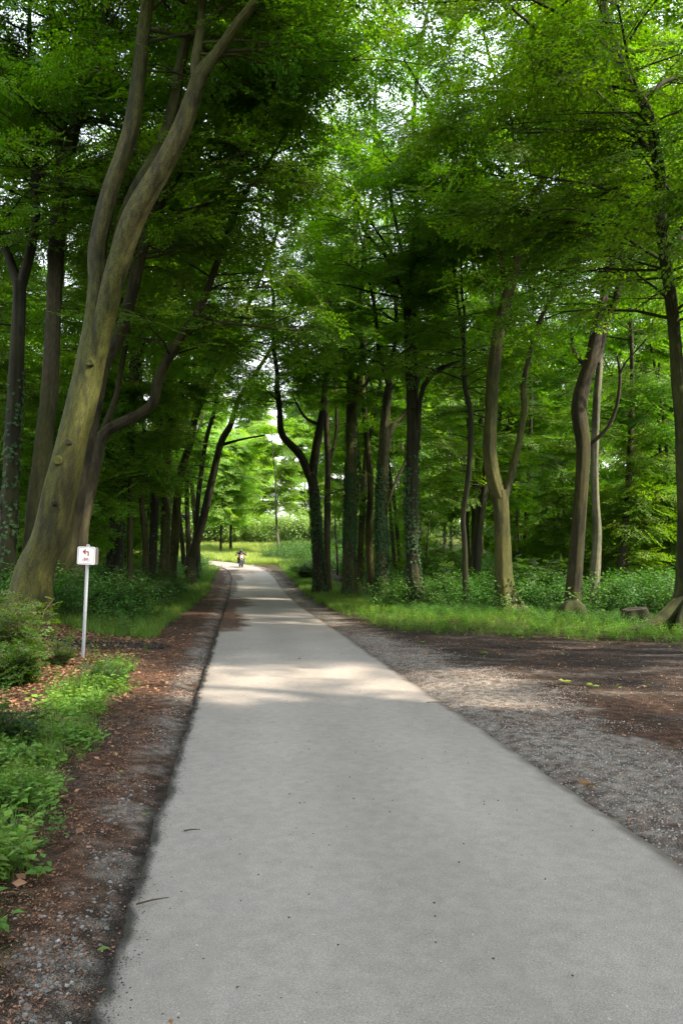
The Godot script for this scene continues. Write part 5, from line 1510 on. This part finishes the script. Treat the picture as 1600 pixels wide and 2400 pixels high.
func build_forest() -> void:
	# trees just outside the picture whose crowns hang into it or shade the road
	var outer := [["overhanging_beech", "beech just right of the picture whose leaves hang in at the top right", 11.5, -13.5, 19.0, 0.36], ["overhanging_beech", "beech left of the picture level with the signpost", -12.0, -12.0, 20.0, 0.34]]
	for k in 5:
		outer.append(["shading_beech", ["leftmost beech of the row behind the camera", "second beech from the left behind the camera", "middle beech of the row behind the camera", "second beech from the right behind the camera", "rightmost beech of the row behind the camera"][k], -20.0 + 9.5 * k, 11.0 + 3.0 * (k % 2), 17.0, 0.34])
	for q in [[10.8, -0.8], [13.5, -4.5], [12.5, 3.0], [-12.0, -3.5], [-11.0, 4.0]]:
		outer.append(["shading_beech", ("beech right of the near road outside the picture, %s" if q[0] > 0.0 else "beech left of the near road outside the picture, %s") % ("beside the gravel" if q[1] < -2.0 else "level with the camera" if q[1] < 0.0 else "just behind the camera"), q[0], q[1], 19.0, 0.34])
	for q in outer:
		forest_tree(q[0], q[1], "", "beech", Vector2(q[2], q[3]), q[4], q[5], {"base": 6.5 if q[3] < -8.0 else 1.5, "n": 60, "lo": 2.2, "hi": 5.5, "spr": 26, "sc": 1.0 if q[3] < -8.0 else 1.5, "far": q[3] > -8.0})
	rng.seed = 4242
	var spots: Array[Vector3] = []
	var tries := 0
	var plan: Array = []
	while plan.size() < 118 and tries < 14000:
		tries += 1
		var d := lerpf(27.0, 82.0, pow(rng.randf(), 0.8))
		var right := rng.randf() < 0.50
		var s := rng.randf_range(5.5, 9.0 + d * 0.5) * (1.0 if right else -1.0)
		if not right:
			s = -rng.randf_range(4.0, 7.0 + d * 0.45)
		var x := road_x(minf(d, 64.0)) + s
		if right and d < 33.0:
			continue
		if absf(off_road(x, d)) < 3.8 or (not right and d > 72.0) or x - road_x(64.0) > 0.0 and d > 66.0 and s < 7.0:
			continue
		var seen_at := 800.0 + 1867.0 * x / d
		if seen_at < -230.0 or seen_at > 1830.0:
			continue
		var ok := true
		for q in spots:
			if Vector2(q.x - x, q.y - d).length() < 3.3:
				ok = false
				break
		if not ok:
			continue
		spots.append(Vector3(x, d, 0))
		plan.append([x, d, right, rng.randf(), rng.randf()])
	for q in plan:
		var far: bool = q[1] > 52.0
		if q[3] < 0.55:
			var kind := "brown" if q[4] < 0.45 else "dark" if q[4] < 0.7 else "beech"
			forest_tree("forest_tree", tell("%s %s tree" % ["stout" if q[4] > 0.6 else "slim", {"brown": "brown", "dark": "dark", "beech": "olive"}[kind]], q[0], q[1], ["nearer rows", 42.0, "middle distance", 60.0, "far back"]), "tall trees deep in the forest on the right" if q[2] else "tall trees deep in the forest on the left", kind, Vector2(q[0], -q[1]), 18.0 + 7.0 * q[4], 0.10 + 0.14 * q[4], {"base": 4.0, "n": 40 if not far else 34, "lo": 1.6, "hi": 4.6, "spr": 22 if not far else 18, "sc": 1.0 if not far else 1.25, "far": far})
		else:
			forest_tree("young_beech", tell("%s leafy young beech" % ("taller" if q[4] > 0.5 else "small"), q[0], q[1], ["nearer rows", 42.0, "middle distance", 60.0, "far back"]), "young beeches deep in the forest on the right" if q[2] else "young beeches deep in the forest on the left", "brown", Vector2(q[0], -q[1]), 5.0 + 5.0 * q[4], 0.05 + 0.04 * q[4], {"base": 0.9, "n": 34, "lo": 1.0, "hi": 3.0, "spr": 20, "sc": 0.95, "far": far})
	for q in [[-12.8, -26.0, 23.0], [-15.5, -33.0, 22.0], [-18.5, -40.0, 24.0], [-17.0, -29.0, 20.0]]:
		forest_tree("forest_tree", {26: "tallest leafy dark tree left behind the left edge trunk", 33: "dark tree second behind the left edge trunk", 40: "dark tree farthest behind the left edge trunk", 29: "lower dark tree behind the left edge trunk"}[int(-q[1])], "tall trees deep in the forest on the left", "dark", Vector2(q[0], q[1]), q[2], 0.2, {"base": 4.0, "n": 50, "lo": 1.8, "hi": 4.8, "spr": 22, "sc": 1.0})
	for q in [[3.5, -50.0, 22.0, "nearer"], [7.5, -46.0, 24.0, "tallest"], [1.5, -57.0, 23.0, "slimmer"], [10.5, -53.0, 24.0, "farthest right"], [15.0, -47.0, 24.0, "broad"]]:
		forest_tree("forest_tree", "%s tall pale crowned tree %s" % [q[3], where_seen(q[0], -q[1])], "tall trees deep in the forest on the right", "brown", Vector2(q[0], q[1]), q[2], 0.15, {"base": 8.0, "n": 46, "lo": 1.8, "hi": 4.5, "spr": 20, "sc": 1.15, "tone": 1.2, "solid": true})
	# sunlit trees round the meadow beyond the bend
	var meadow := [["pair_tree", "left one of two small trunks standing on the sunny bank beyond the bend", -13.0, -86.0, 12.0, 0.13, 3.4], ["pair_tree", "right one of two small trunks standing on the sunny bank beyond the bend", -12.2, -88.0, 13.0, 0.15, 3.2]]
	for q in meadow:
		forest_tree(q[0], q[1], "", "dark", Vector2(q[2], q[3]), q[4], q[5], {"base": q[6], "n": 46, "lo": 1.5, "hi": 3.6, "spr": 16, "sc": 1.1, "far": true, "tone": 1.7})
	var rim: Array = []
	for k in 28:
		var rx := -44.0 + k * 3.1 + rng.randf_range(-1.2, 1.2)
		rim.append([rx, -rng.randf_range(101.0, 114.0) - 0.6 * maxf(0.0, rx + 12.0), rng.randf()])
	for k in 14:
		rim.append([15.0 + k * 3.3 + rng.randf_range(-1.2, 1.2), -rng.randf_range(72.0, 92.0), 0.6 * rng.randf()])
	for k in 11:
		rim.append([-24.0 - k * 3.3 + rng.randf_range(-1.2, 1.2), -rng.randf_range(62.0, 76.0) + k * 1.5, 0.6 * rng.randf()])
	for k in 5:
		rim.append([-30.0 + k * 4.5, -rng.randf_range(97.0, 100.0), 0.2 * rng.randf()])
	forest_tree("meadow_tree", "slim pale trunk standing alone right of the sunny meadow", "", "grey", Vector2(-6.5, -84.0), 14.0, 0.16, {"base": 5.0, "n": 22, "lo": 1.5, "hi": 3.5, "spr": 20, "sc": 1.3, "far": true})
	for q in rim:
		var seen_at: float = 800.0 - 1867.0 * q[0] / q[1]
		if seen_at < -230.0 or seen_at > 1830.0:
			continue
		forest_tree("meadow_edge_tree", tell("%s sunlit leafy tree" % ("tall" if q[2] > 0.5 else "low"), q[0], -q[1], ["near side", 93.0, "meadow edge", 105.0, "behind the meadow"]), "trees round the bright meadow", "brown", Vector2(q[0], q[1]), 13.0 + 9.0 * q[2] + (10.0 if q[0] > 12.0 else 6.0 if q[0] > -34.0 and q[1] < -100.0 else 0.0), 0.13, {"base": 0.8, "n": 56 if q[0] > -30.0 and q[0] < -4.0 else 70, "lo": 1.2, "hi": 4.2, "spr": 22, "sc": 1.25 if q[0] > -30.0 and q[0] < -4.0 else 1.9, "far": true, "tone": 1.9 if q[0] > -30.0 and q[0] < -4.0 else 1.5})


func build_low_plants() -> void:
	var green := func() -> Color:
		var v := rng.randf_range(0.7, 1.35)
		return Color(0.125 * v * rng.randf_range(0.8, 1.25), 0.24 * v, 0.036 * v)
	var grass_tone := func() -> Color:
		var v := rng.randf_range(0.75, 1.3)
		return Color(0.13 * v * rng.randf_range(0.8, 1.3), 0.22 * v, 0.04 * v)
	var left_grass := func(s: float, d: float, _x: float) -> float:
		var e := -s - HALF_ROAD
		var n := noise.get_noise_2d(s * 40.0, d * 30.0)
		var gaps := smoothstep(-0.4, -0.02, noise.get_noise_2d(s * 75.0 + 20.0, d * 55.0))
		return gaps * smoothstep(soil_left(d) - 0.12, soil_left(d) + 0.2, e + n * 0.2) * (1.0 - smoothstep(grass_left(d) - 0.3, grass_left(d) + 0.1, e + n * 0.25)) * (0.55 if d > 14.0 and d < 18.0 else 1.0)
	var right_grass := func(s: float, d: float, x: float) -> float:
		var n := noise.get_noise_2d(s * 40.0, d * 30.0)
		return (1.0 - clearing(x, d)) * smoothstep(gravel_right(d) + 0.1, gravel_right(d) + 0.6, s - HALF_ROAD + n * 0.3) * (1.0 if d > 17.0 or x > 5.0 else 0.0) * (1.0 - smoothstep(7.0, 10.0, (d - (19.6 - (x - 1.35) * 0.58)) + n)) if d < 30.0 else smoothstep(0.9, 1.4, s - HALF_ROAD + n * 0.3)
	var tuft := make_tuft(1, 16, 0.22)
	strew("verge_grass", tuft, mats.herb, "bright green grass on the left verge between the road and the leaf litter", "grass", 8000, Vector2(-6.5, -1.9), Vector2(3.2, 14.5), left_grass, Vector2(0.35, 1.25), grass_tone)
	strew("bank_grass", tuft, mats.herb, "grass along the left side of the road further on", "grass", 14000, Vector2(-9.0, -2.2), Vector2(16.5, 70.0), left_grass, Vector2(0.8, 2.0), grass_tone)
	strew("far_verge_grass", tuft, mats.herb, "grass strip on the right between the bare soil and the undergrowth", "grass", 15000, Vector2(2.0, 18.0), Vector2(15.0, 30.0), func(s: float, d: float, x: float) -> float: return right_grass.call(s, d, x) * smoothstep(-0.25, 0.15, noise.get_noise_2d(x * 50.0, d * 50.0)), Vector2(0.12, 0.45), grass_tone)
	strew("roadside_grass", tuft, mats.herb, "grass along the right side of the road toward the bend", "grass", 9000, Vector2(1.9, 5.0), Vector2(28.0, 74.0), right_grass, Vector2(0.8, 1.9), grass_tone)
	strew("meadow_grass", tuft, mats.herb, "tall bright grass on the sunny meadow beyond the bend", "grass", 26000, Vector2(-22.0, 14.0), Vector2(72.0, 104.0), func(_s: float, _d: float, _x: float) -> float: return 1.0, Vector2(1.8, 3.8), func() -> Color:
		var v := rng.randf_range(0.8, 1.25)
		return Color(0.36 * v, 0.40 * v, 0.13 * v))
	var herb := make_herb(5, 5, 0.30, 0.075, 0.052)
	strew("verge_weeds", herb, mats.herb, "low broad-leaved weeds growing through the grass of the left verge", "weeds", 2600, Vector2(-6.0, -2.0), Vector2(3.2, 14.2), func(s: float, d: float, x: float) -> float: return left_grass.call(s, d, x) * smoothstep(-0.1, 0.25, noise.get_noise_2d(s * 55.0 - 80.0, d * 40.0)), Vector2(0.3, 1.1), green)
	strew("verge_broad_leaves", make_herb(6, 3, 0.16, 0.12, 0.085), mats.herb, "round leaved ground plants on the left verge among the grass", "weeds", 3600, Vector2(-6.0, -2.0), Vector2(3.2, 14.2), func(s: float, d: float, x: float) -> float: return left_grass.call(s, d, x) * smoothstep(-0.2, 0.15, noise.get_noise_2d(s * 50.0 + 180.0, d * 36.0)), Vector2(0.4, 1.1), green)
	strew("right_weeds", herb, mats.herb, "low weeds in the grass strip behind the bare soil", "weeds", 6000, Vector2(2.0, 18.0), Vector2(16.0, 32.0), right_grass, Vector2(0.3, 0.95), green)
	strew("litter_weeds", herb, mats.herb, "scattered seedlings growing out of the leaf litter around the signpost", "weeds", 420, Vector2(-7.5, -2.6), Vector2(8.0, 19.0), func(s: float, d: float, _x: float) -> float: return smoothstep(0.05, 0.3, noise.get_noise_2d(s * 60.0, d * 60.0)), Vector2(0.4, 0.9), green)
	var bush := make_bush(9, 6, 1.0, 0.085, 0.052, 34)
	var under := func(s: float, d: float, x: float) -> float:
		var n := noise.get_noise_2d(x * 12.0, d * 12.0)
		if s > 0.0:
			var far := d - (19.6 - (x - 1.35) * 0.58) if d < 34.0 else 6.5 + s - 5.0
			return smoothstep(3.0, 8.0, far + n * 2.5) * smoothstep(2.2, 4.0, s - HALF_ROAD) * smoothstep(-0.5, 0.15, n + 0.2)
		var e := -s - HALF_ROAD
		return smoothstep(2.0, 3.6, e + n) * smoothstep(17.5, 20.0, d + 0.15 * s) * smoothstep(-0.45, 0.2, n + 0.2)
	var shade_green := func() -> Color:
		var v := rng.randf_range(0.65, 1.3)
		return Color(0.075 * v * rng.randf_range(0.85, 1.2), 0.175 * v, 0.038 * v)
	var deep := func(s: float, d: float, x: float) -> float:
		var far := d - (19.6 - (x - 1.35) * 0.58) if d < 34.0 else 7.5 + s - 5.0
		return under.call(s, d, x) * smoothstep(8.0, 12.5, far + 3.0 * noise.get_noise_2d(x * 20.0, d * 20.0))
	strew("right_undergrowth", bush, mats.herb, "waist high green undergrowth between the trunks on the right", "undergrowth", 7500, Vector2(3.0, 42.0), Vector2(22.0, 74.0), deep, Vector2(0.4, 1.7), shade_green)
	strew("right_ground_cover", bush, mats.herb, "knee high green plants round the feet of the trunks on the right", "undergrowth", 6500, Vector2(2.6, 22.0), Vector2(18.0, 40.0), under, Vector2(0.12, 0.5), shade_green)
	strew("left_undergrowth", bush, mats.herb, "dark green undergrowth under the trees on the left", "undergrowth", 6000, Vector2(-24.0, -2.8), Vector2(17.0, 72.0), under, Vector2(0.5, 1.5), shade_green)
	strew("meadow_shrubs", bush, mats.herb, "pale sunlit shrubs at the right side of the bend", "undergrowth", 800, Vector2(1.5, 12.0), Vector2(56.0, 92.0), func(s: float, d: float, x: float) -> float: return smoothstep(3.0, 6.5, off_road(x, d)) * smoothstep(60.0, 68.0, d) * (1.0 if x > -10.0 + (d - 60.0) * 0.1 else 0.0), Vector2(0.6, 2.0), func() -> Color:
		var v := rng.randf_range(0.8, 1.25)
		return Color(0.085 * v, 0.16 * v, 0.05 * v))
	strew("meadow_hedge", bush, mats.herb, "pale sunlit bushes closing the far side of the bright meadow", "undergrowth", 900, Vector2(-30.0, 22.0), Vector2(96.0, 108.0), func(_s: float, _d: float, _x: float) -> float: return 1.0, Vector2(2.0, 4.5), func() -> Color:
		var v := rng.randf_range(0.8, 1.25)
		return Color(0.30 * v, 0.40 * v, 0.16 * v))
	# bits on the ground
	var dead := Shape.new()
	add_leaf(dead, Vector3(-0.035, 0.006, 0), Vector3(1, 0.12, 0).normalized(), Vector3(0.1, 1, 0.2).normalized(), 0.07, 0.042, Color.WHITE)
	var copper := func() -> Color:
		var v := rng.randf_range(0.55, 1.45)
		return Color(0.23 * v, 0.125 * v * rng.randf_range(0.85, 1.15), 0.068 * v)
	strew("leaf_litter", dead.mesh(), mats.dead_leaf, "copper brown fallen beech leaves covering the ground around the signpost", "leaves", 34000, Vector2(-8.5, -1.9), Vector2(3.5, 21.0), func(s: float, d: float, _x: float) -> float:
		var e := -s - HALF_ROAD + noise.get_noise_2d(s * 45.0, d * 45.0) * 0.3
		return maxf(smoothstep(grass_left(d) - 0.3, grass_left(d) + 0.25, e), 0.10 * smoothstep(0.3, 0.7, e)), Vector2(0.35, 1.2), copper, 0.6, 0.012)
	strew("scattered_leaves", dead.mesh(), mats.dead_leaf, "brown dead leaves scattered over the bare soil on the right", "leaves", 5200, Vector2(1.5, 12.0), Vector2(4.5, 26.0), func(s: float, d: float, x: float) -> float:
		return maxf(0.10, maxf((1.0 - smoothstep(7.0, 9.5, d)) * smoothstep(1.5, 2.4, s - HALF_ROAD), 0.5 * (1.0 - smoothstep(0.2, 0.8, absf(d - (19.6 - (x - 1.35) * 0.58)))))), Vector2(0.5, 1.1), copper, 0.45, 0.012)
	strew("yellow_green_leaves", dead.mesh(), mats.herb, "fresh yellow green leaves torn down onto the gravel and soil", "leaves", 620, Vector2(-3.2, 8.0), Vector2(4.0, 24.0), func(s: float, d: float, _x: float) -> float: return (0.12 if absf(s) > HALF_ROAD else 0.0) + (0.9 if s > 4.0 and d < 9.5 and s < 6.0 else 0.0), Vector2(0.5, 1.1), func() -> Color:
		var v := rng.randf_range(0.7, 1.2)
		return Color(0.24 * v, 0.28 * v, 0.06 * v), 0.4, 0.012)
	var chip := Shape.new()
	add_leaf(chip, Vector3(-0.008, 0.002, 0), Vector3(1, 0.25, 0).normalized(), Vector3(0.2, 1, 0.3).normalized(), 0.017, 0.008, Color.WHITE)
	var husk := func() -> Color:
		var v := rng.randf_range(0.4, 1.5)
		return Color(0.20 * v, 0.105 * v, 0.066 * v)
	strew("bud_scales_left", chip.mesh(), mats.dead_leaf, "small brown bud scales and husks lying on the left verge", "litter", 60000, Vector2(-3.9, -1.46), Vector2(2.6, 17.0), func(s: float, d: float, _x: float) -> float:
		var e := -s - HALF_ROAD
		var n := noise.get_noise_2d(s * 70.0, d * 45.0)
		return 0.22 + 0.78 * smoothstep(gravel_left(d) - 0.25, gravel_left(d) + 0.1, e + n * 0.3) * smoothstep(-0.3, 0.1, n + 0.15), Vector2(0.6, 1.35), husk, 0.7, 0.006)
	strew("bud_scales_right", chip.mesh(), mats.dead_leaf, "small brown husks lying over the gravel and soil on the right", "litter", 42000, Vector2(1.46, 6.5), Vector2(4.0, 18.0), func(s: float, d: float, _x: float) -> float:
		var n := noise.get_noise_2d(s * 50.0, d * 50.0)
		return 0.25 + 0.6 * smoothstep(0.0, 0.3, n) + 0.4 * (1.0 - smoothstep(0.0, 0.2, s - HALF_ROAD)), Vector2(0.6, 1.4), husk, 0.7, 0.006)
	strew("mud_crumbs", chip.mesh(), mats.dead_leaf, "dark mud and moss crumbs fringing the left edge of the asphalt", "mud", 26000, Vector2(-1.47, -1.20), Vector2(2.4, 17.0), func(s: float, d: float, x: float) -> float:
		return exp(-maxf(0.0, s + 1.43 + 0.05 * noise.get_noise_2d(x * 150.0, d * 150.0)) / 0.025), Vector2(0.3, 0.9), func() -> Color:
		var v := rng.randf_range(0.4, 1.4)
		return Color(0.035 * v, 0.032 * v, 0.022 * v), 0.5, 0.013)
	strew("road_litter", chip.mesh(), mats.dead_leaf, "brown husks washed onto the left half of the road further on", "litter", 16000, Vector2(-1.46, -0.1), Vector2(18.0, 40.0), func(s: float, d: float, x: float) -> float: return spill(d, s + 1.455, Vector2(x, d)), Vector2(0.9, 2.2), husk, 0.5, 0.014)
	var pebble_tone := func() -> Color:
		var v := rng.randf_range(0.45, 1.4)
		var warm := rng.randf_range(0.94, 1.1)
		return Color(0.27 * v * warm, 0.243 * v, 0.222 * v / warm)
	strew("gravel_right_edge", make_stone(1), mats.stone, "grey crushed gravel strip along the right edge of the road", "gravel", 52000, Vector2(1.47, 5.6), Vector2(3.6, 19.0), func(s: float, d: float, _x: float) -> float:
		return 1.0 - smoothstep(gravel_right(d) - 0.4, gravel_right(d) + 0.5, s - HALF_ROAD + noise.get_noise_2d(s * 40.0, d * 40.0) * 0.8) * 0.975, Vector2(0.006, 0.021), pebble_tone, 0.5, 0.002)
	strew("gravel_left_edge", make_stone(2), mats.stone, "grey stones pressed into the left edge of the road verge", "gravel", 9000, Vector2(-2.4, -1.55), Vector2(2.5, 16.0), func(s: float, d: float, _x: float) -> float:
		var e := -s - HALF_ROAD
		var n := noise.get_noise_2d(s * 50.0, d * 40.0)
		return smoothstep(-0.25, 0.15, n + 0.1) * (1.0 - smoothstep(gravel_left(d) - 0.15, gravel_left(d) + 0.25, e + n * 0.2)), Vector2(0.005, 0.036), func() -> Color:
		var v := rng.randf_range(0.3, 1.0) * (1.5 if rng.randf() < 0.06 else 1.0)
		return Color(0.23 * v, 0.215 * v, 0.205 * v), 0.5, -0.003)
	strew("black_lumps", make_stone(3), mats.stone, "heap of black broken lumps lying behind the signpost", "soil", 1500, Vector2(-5.6, -2.3), Vector2(15.2, 17.4), func(_s: float, d: float, x: float) -> float:
		return 1.0 - smoothstep(0.7, 1.05, Vector2((x + 4.7 + 0.1 * (d - 16.3)) / 1.35, (d - 16.2) / 0.75).length()), Vector2(0.02, 0.11), func() -> Color:
		var v := rng.randf_range(0.5, 1.6)
		return Color(0.013 * v, 0.012 * v, 0.011 * v), 0.6, 0.01)
	# shrubs one can tell apart
	shrub("leafy_shrub", "tall pale leafed shrub at the left edge in front of the leaning beech", "", Vector2(-4.9, -12.1), 1.6, 0.75, 16, 26, 0.34, Color(0.10, 0.17, 0.045))
	shrub("leafy_shrub", "lower dense shrub at the left edge in front of the pale leafed one", "", Vector2(-4.45, -10.9), 0.95, 0.65, 16, 26, 0.30, Color(0.07, 0.14, 0.032))
	shrub("leafy_shrub", "small shrub leaning toward the foot of the signpost", "", Vector2(-4.62, -13.2), 0.75, 0.5, 9, 16, 0.24, Color(0.09, 0.16, 0.04))
	shrub("nettle_clump", "dark green nettle clump at the left edge beside the near grass", "", Vector2(-3.0, -7.2), 0.5, 0.45, 14, 14, 0.22, Color(0.05, 0.115, 0.035))
	shrub("nettle_clump", "blue green nettle clump standing in the middle of the grassy verge", "", Vector2(-3.15, -10.7), 0.48, 0.35, 10, 12, 0.20, Color(0.055, 0.125, 0.05))
	shrub("hornbeam_bush", "dark bush on the bank left of the road beyond the leaf litter", "", Vector2(-6.6, -24.0), 1.7, 1.6, 22, 22, 0.5, Color(0.05, 0.115, 0.035))
	shrub("hornbeam_bush", "round bush close to the road edge where the left bank narrows", "", Vector2(-8.1, -33.0), 1.9, 1.7, 22, 22, 0.5, Color(0.06, 0.13, 0.04))
	shrub("elder_bush", "pale elder bush at the foot of the two forest trunks right of the bend", "", Vector2(-2.2, -54.0), 1.5, 1.9, 26, 24, 0.6, Color(0.11, 0.21, 0.07))
	shrub("elder_bush", "blue green bush between the forked beech and the rough oak", "", Vector2(7.2, -30.0), 2.4, 1.7, 24, 24, 0.6, Color(0.06, 0.13, 0.05))
	shrub("elder_bush", "low bush right of the grey beech in front of the dark stems", "", Vector2(11.2, -29.5), 1.8, 1.8, 24, 22, 0.55, Color(0.055, 0.12, 0.04))
	shrub("elder_bush", "low bush behind the tall ivied trunk on the right", "", Vector2(4.1, -33.5), 1.9, 1.8, 24, 22, 0.55, Color(0.06, 0.125, 0.045))


func build_small_things() -> void:
	stump("mossy_stump", "dark mossy stump in front of the rough oak", Vector2(6.70, -23.4), 0.32, 0.58, "moss", false)
	stump("mossy_stump", "small low mossy stump left of the thin wavy tree", Vector2(3.45, -27.0), 0.16, 0.24, "moss", false, 0.3)
	stump("mossy_stump", "small stump piece beside the foot of the forked beech", Vector2(5.05, -25.3), 0.13, 0.16, "moss", false, 0.3)
	stump("cut_stump", "sawn off dark stump with pale split side, left of the spreading roots", Vector2(8.15, -22.3), 0.30, 0.50, "dark", true, 0.6)
	log_piece("mossy_log", "mossy green log lying in front of the cut stump", "log", [6.95, land(6.95, -20.8) + 0.10, -20.8, 0.10, 7.4, land(7.4, -20.6) + 0.13, -20.6, 0.14, 7.9, land(7.9, -20.3) + 0.12, -20.3, 0.15, 8.4, land(8.4, -19.9) + 0.16, -19.9, 0.13], "moss")
	log_piece("fallen_branch", "bare fallen branch lying on the grass at the right edge", "branch", [6.75, land(6.75, -17.4) + 0.05, -17.4, 0.025, 7.3, land(7.3, -17.2) + 0.09, -17.2, 0.04, 7.9, land(7.9, -16.9) + 0.05, -16.9, 0.045], "beech")
	var fresh := Color(0.16, 0.24, 0.05)
	var brown := Color(0.26, 0.13, 0.06)
	leaf_thing("pale green twin leaf lying on the brown husks near the bottom left", -1.80, 4.25, 0.085, 0.3, fresh)
	leaf_thing("small green leaf on the stones close to the asphalt edge, bottom left", -1.06, 3.55, 0.06, 0.1, fresh)
	leaf_thing("yellowish leaf on the husks halfway along the left verge", -1.75, 6.4, 0.06, 1.0, Color(0.3, 0.3, 0.05))
	leaf_thing("orange brown curled leaf on the road at the very bottom", -0.61, 2.93, 0.035, 1.2, brown)
	leaf_thing("curled tan leaf on the right edge of the asphalt", 1.86, 6.05, 0.10, 2.6, brown, 3)
	leaf_thing("leafy green twig lying on the gravel nearest the bare soil", 2.55, 14.4, 0.11, 0.1, fresh, 7)
	leaf_thing("leafy green twig lying on the gravel behind the first twig", 1.65, 16.6, 0.10, 0.2, fresh, 5)
	leaf_thing("yellow green leafy twig in the middle of the dark soil", 3.05, 11.0, 0.11, 0.4, Color(0.26, 0.28, 0.06), 7)
	leaf_thing("yellow green leafy twig just right of the one in the middle of the dark soil", 3.35, 10.75, 0.10, 2.0, Color(0.24, 0.27, 0.06), 6)
	leaf_thing("small brown leaf in the middle of the road far ahead", -0.76, 13.9, 0.09, 0.5, Color(0.05, 0.04, 0.03))
	stick("thin dark stick poking over the left asphalt edge, nearest the camera", -0.98, 3.9, 0.16, -0.5)
	stick("short dark twig on the asphalt left edge further ahead", -0.96, 4.95, 0.10, -0.3)
	stick("thin twig lying across the right asphalt edge", 1.0, 9.5, 0.22, 0.1)
	strew("road_grit", make_stone(4), mats.stone, "tiny dark crumbs and pale chips lying loose on the asphalt", "grit", 420, Vector2(-1.35, 1.4), Vector2(2.6, 16.0), func(_s: float, _d: float, _x: float) -> float: return 1.0, Vector2(0.004, 0.012), func() -> Color:
		var v := 0.03 if rng.randf() < 0.6 else 0.4
		return Color(v, v * 0.9, v * 0.8), 0.5, 0.016)
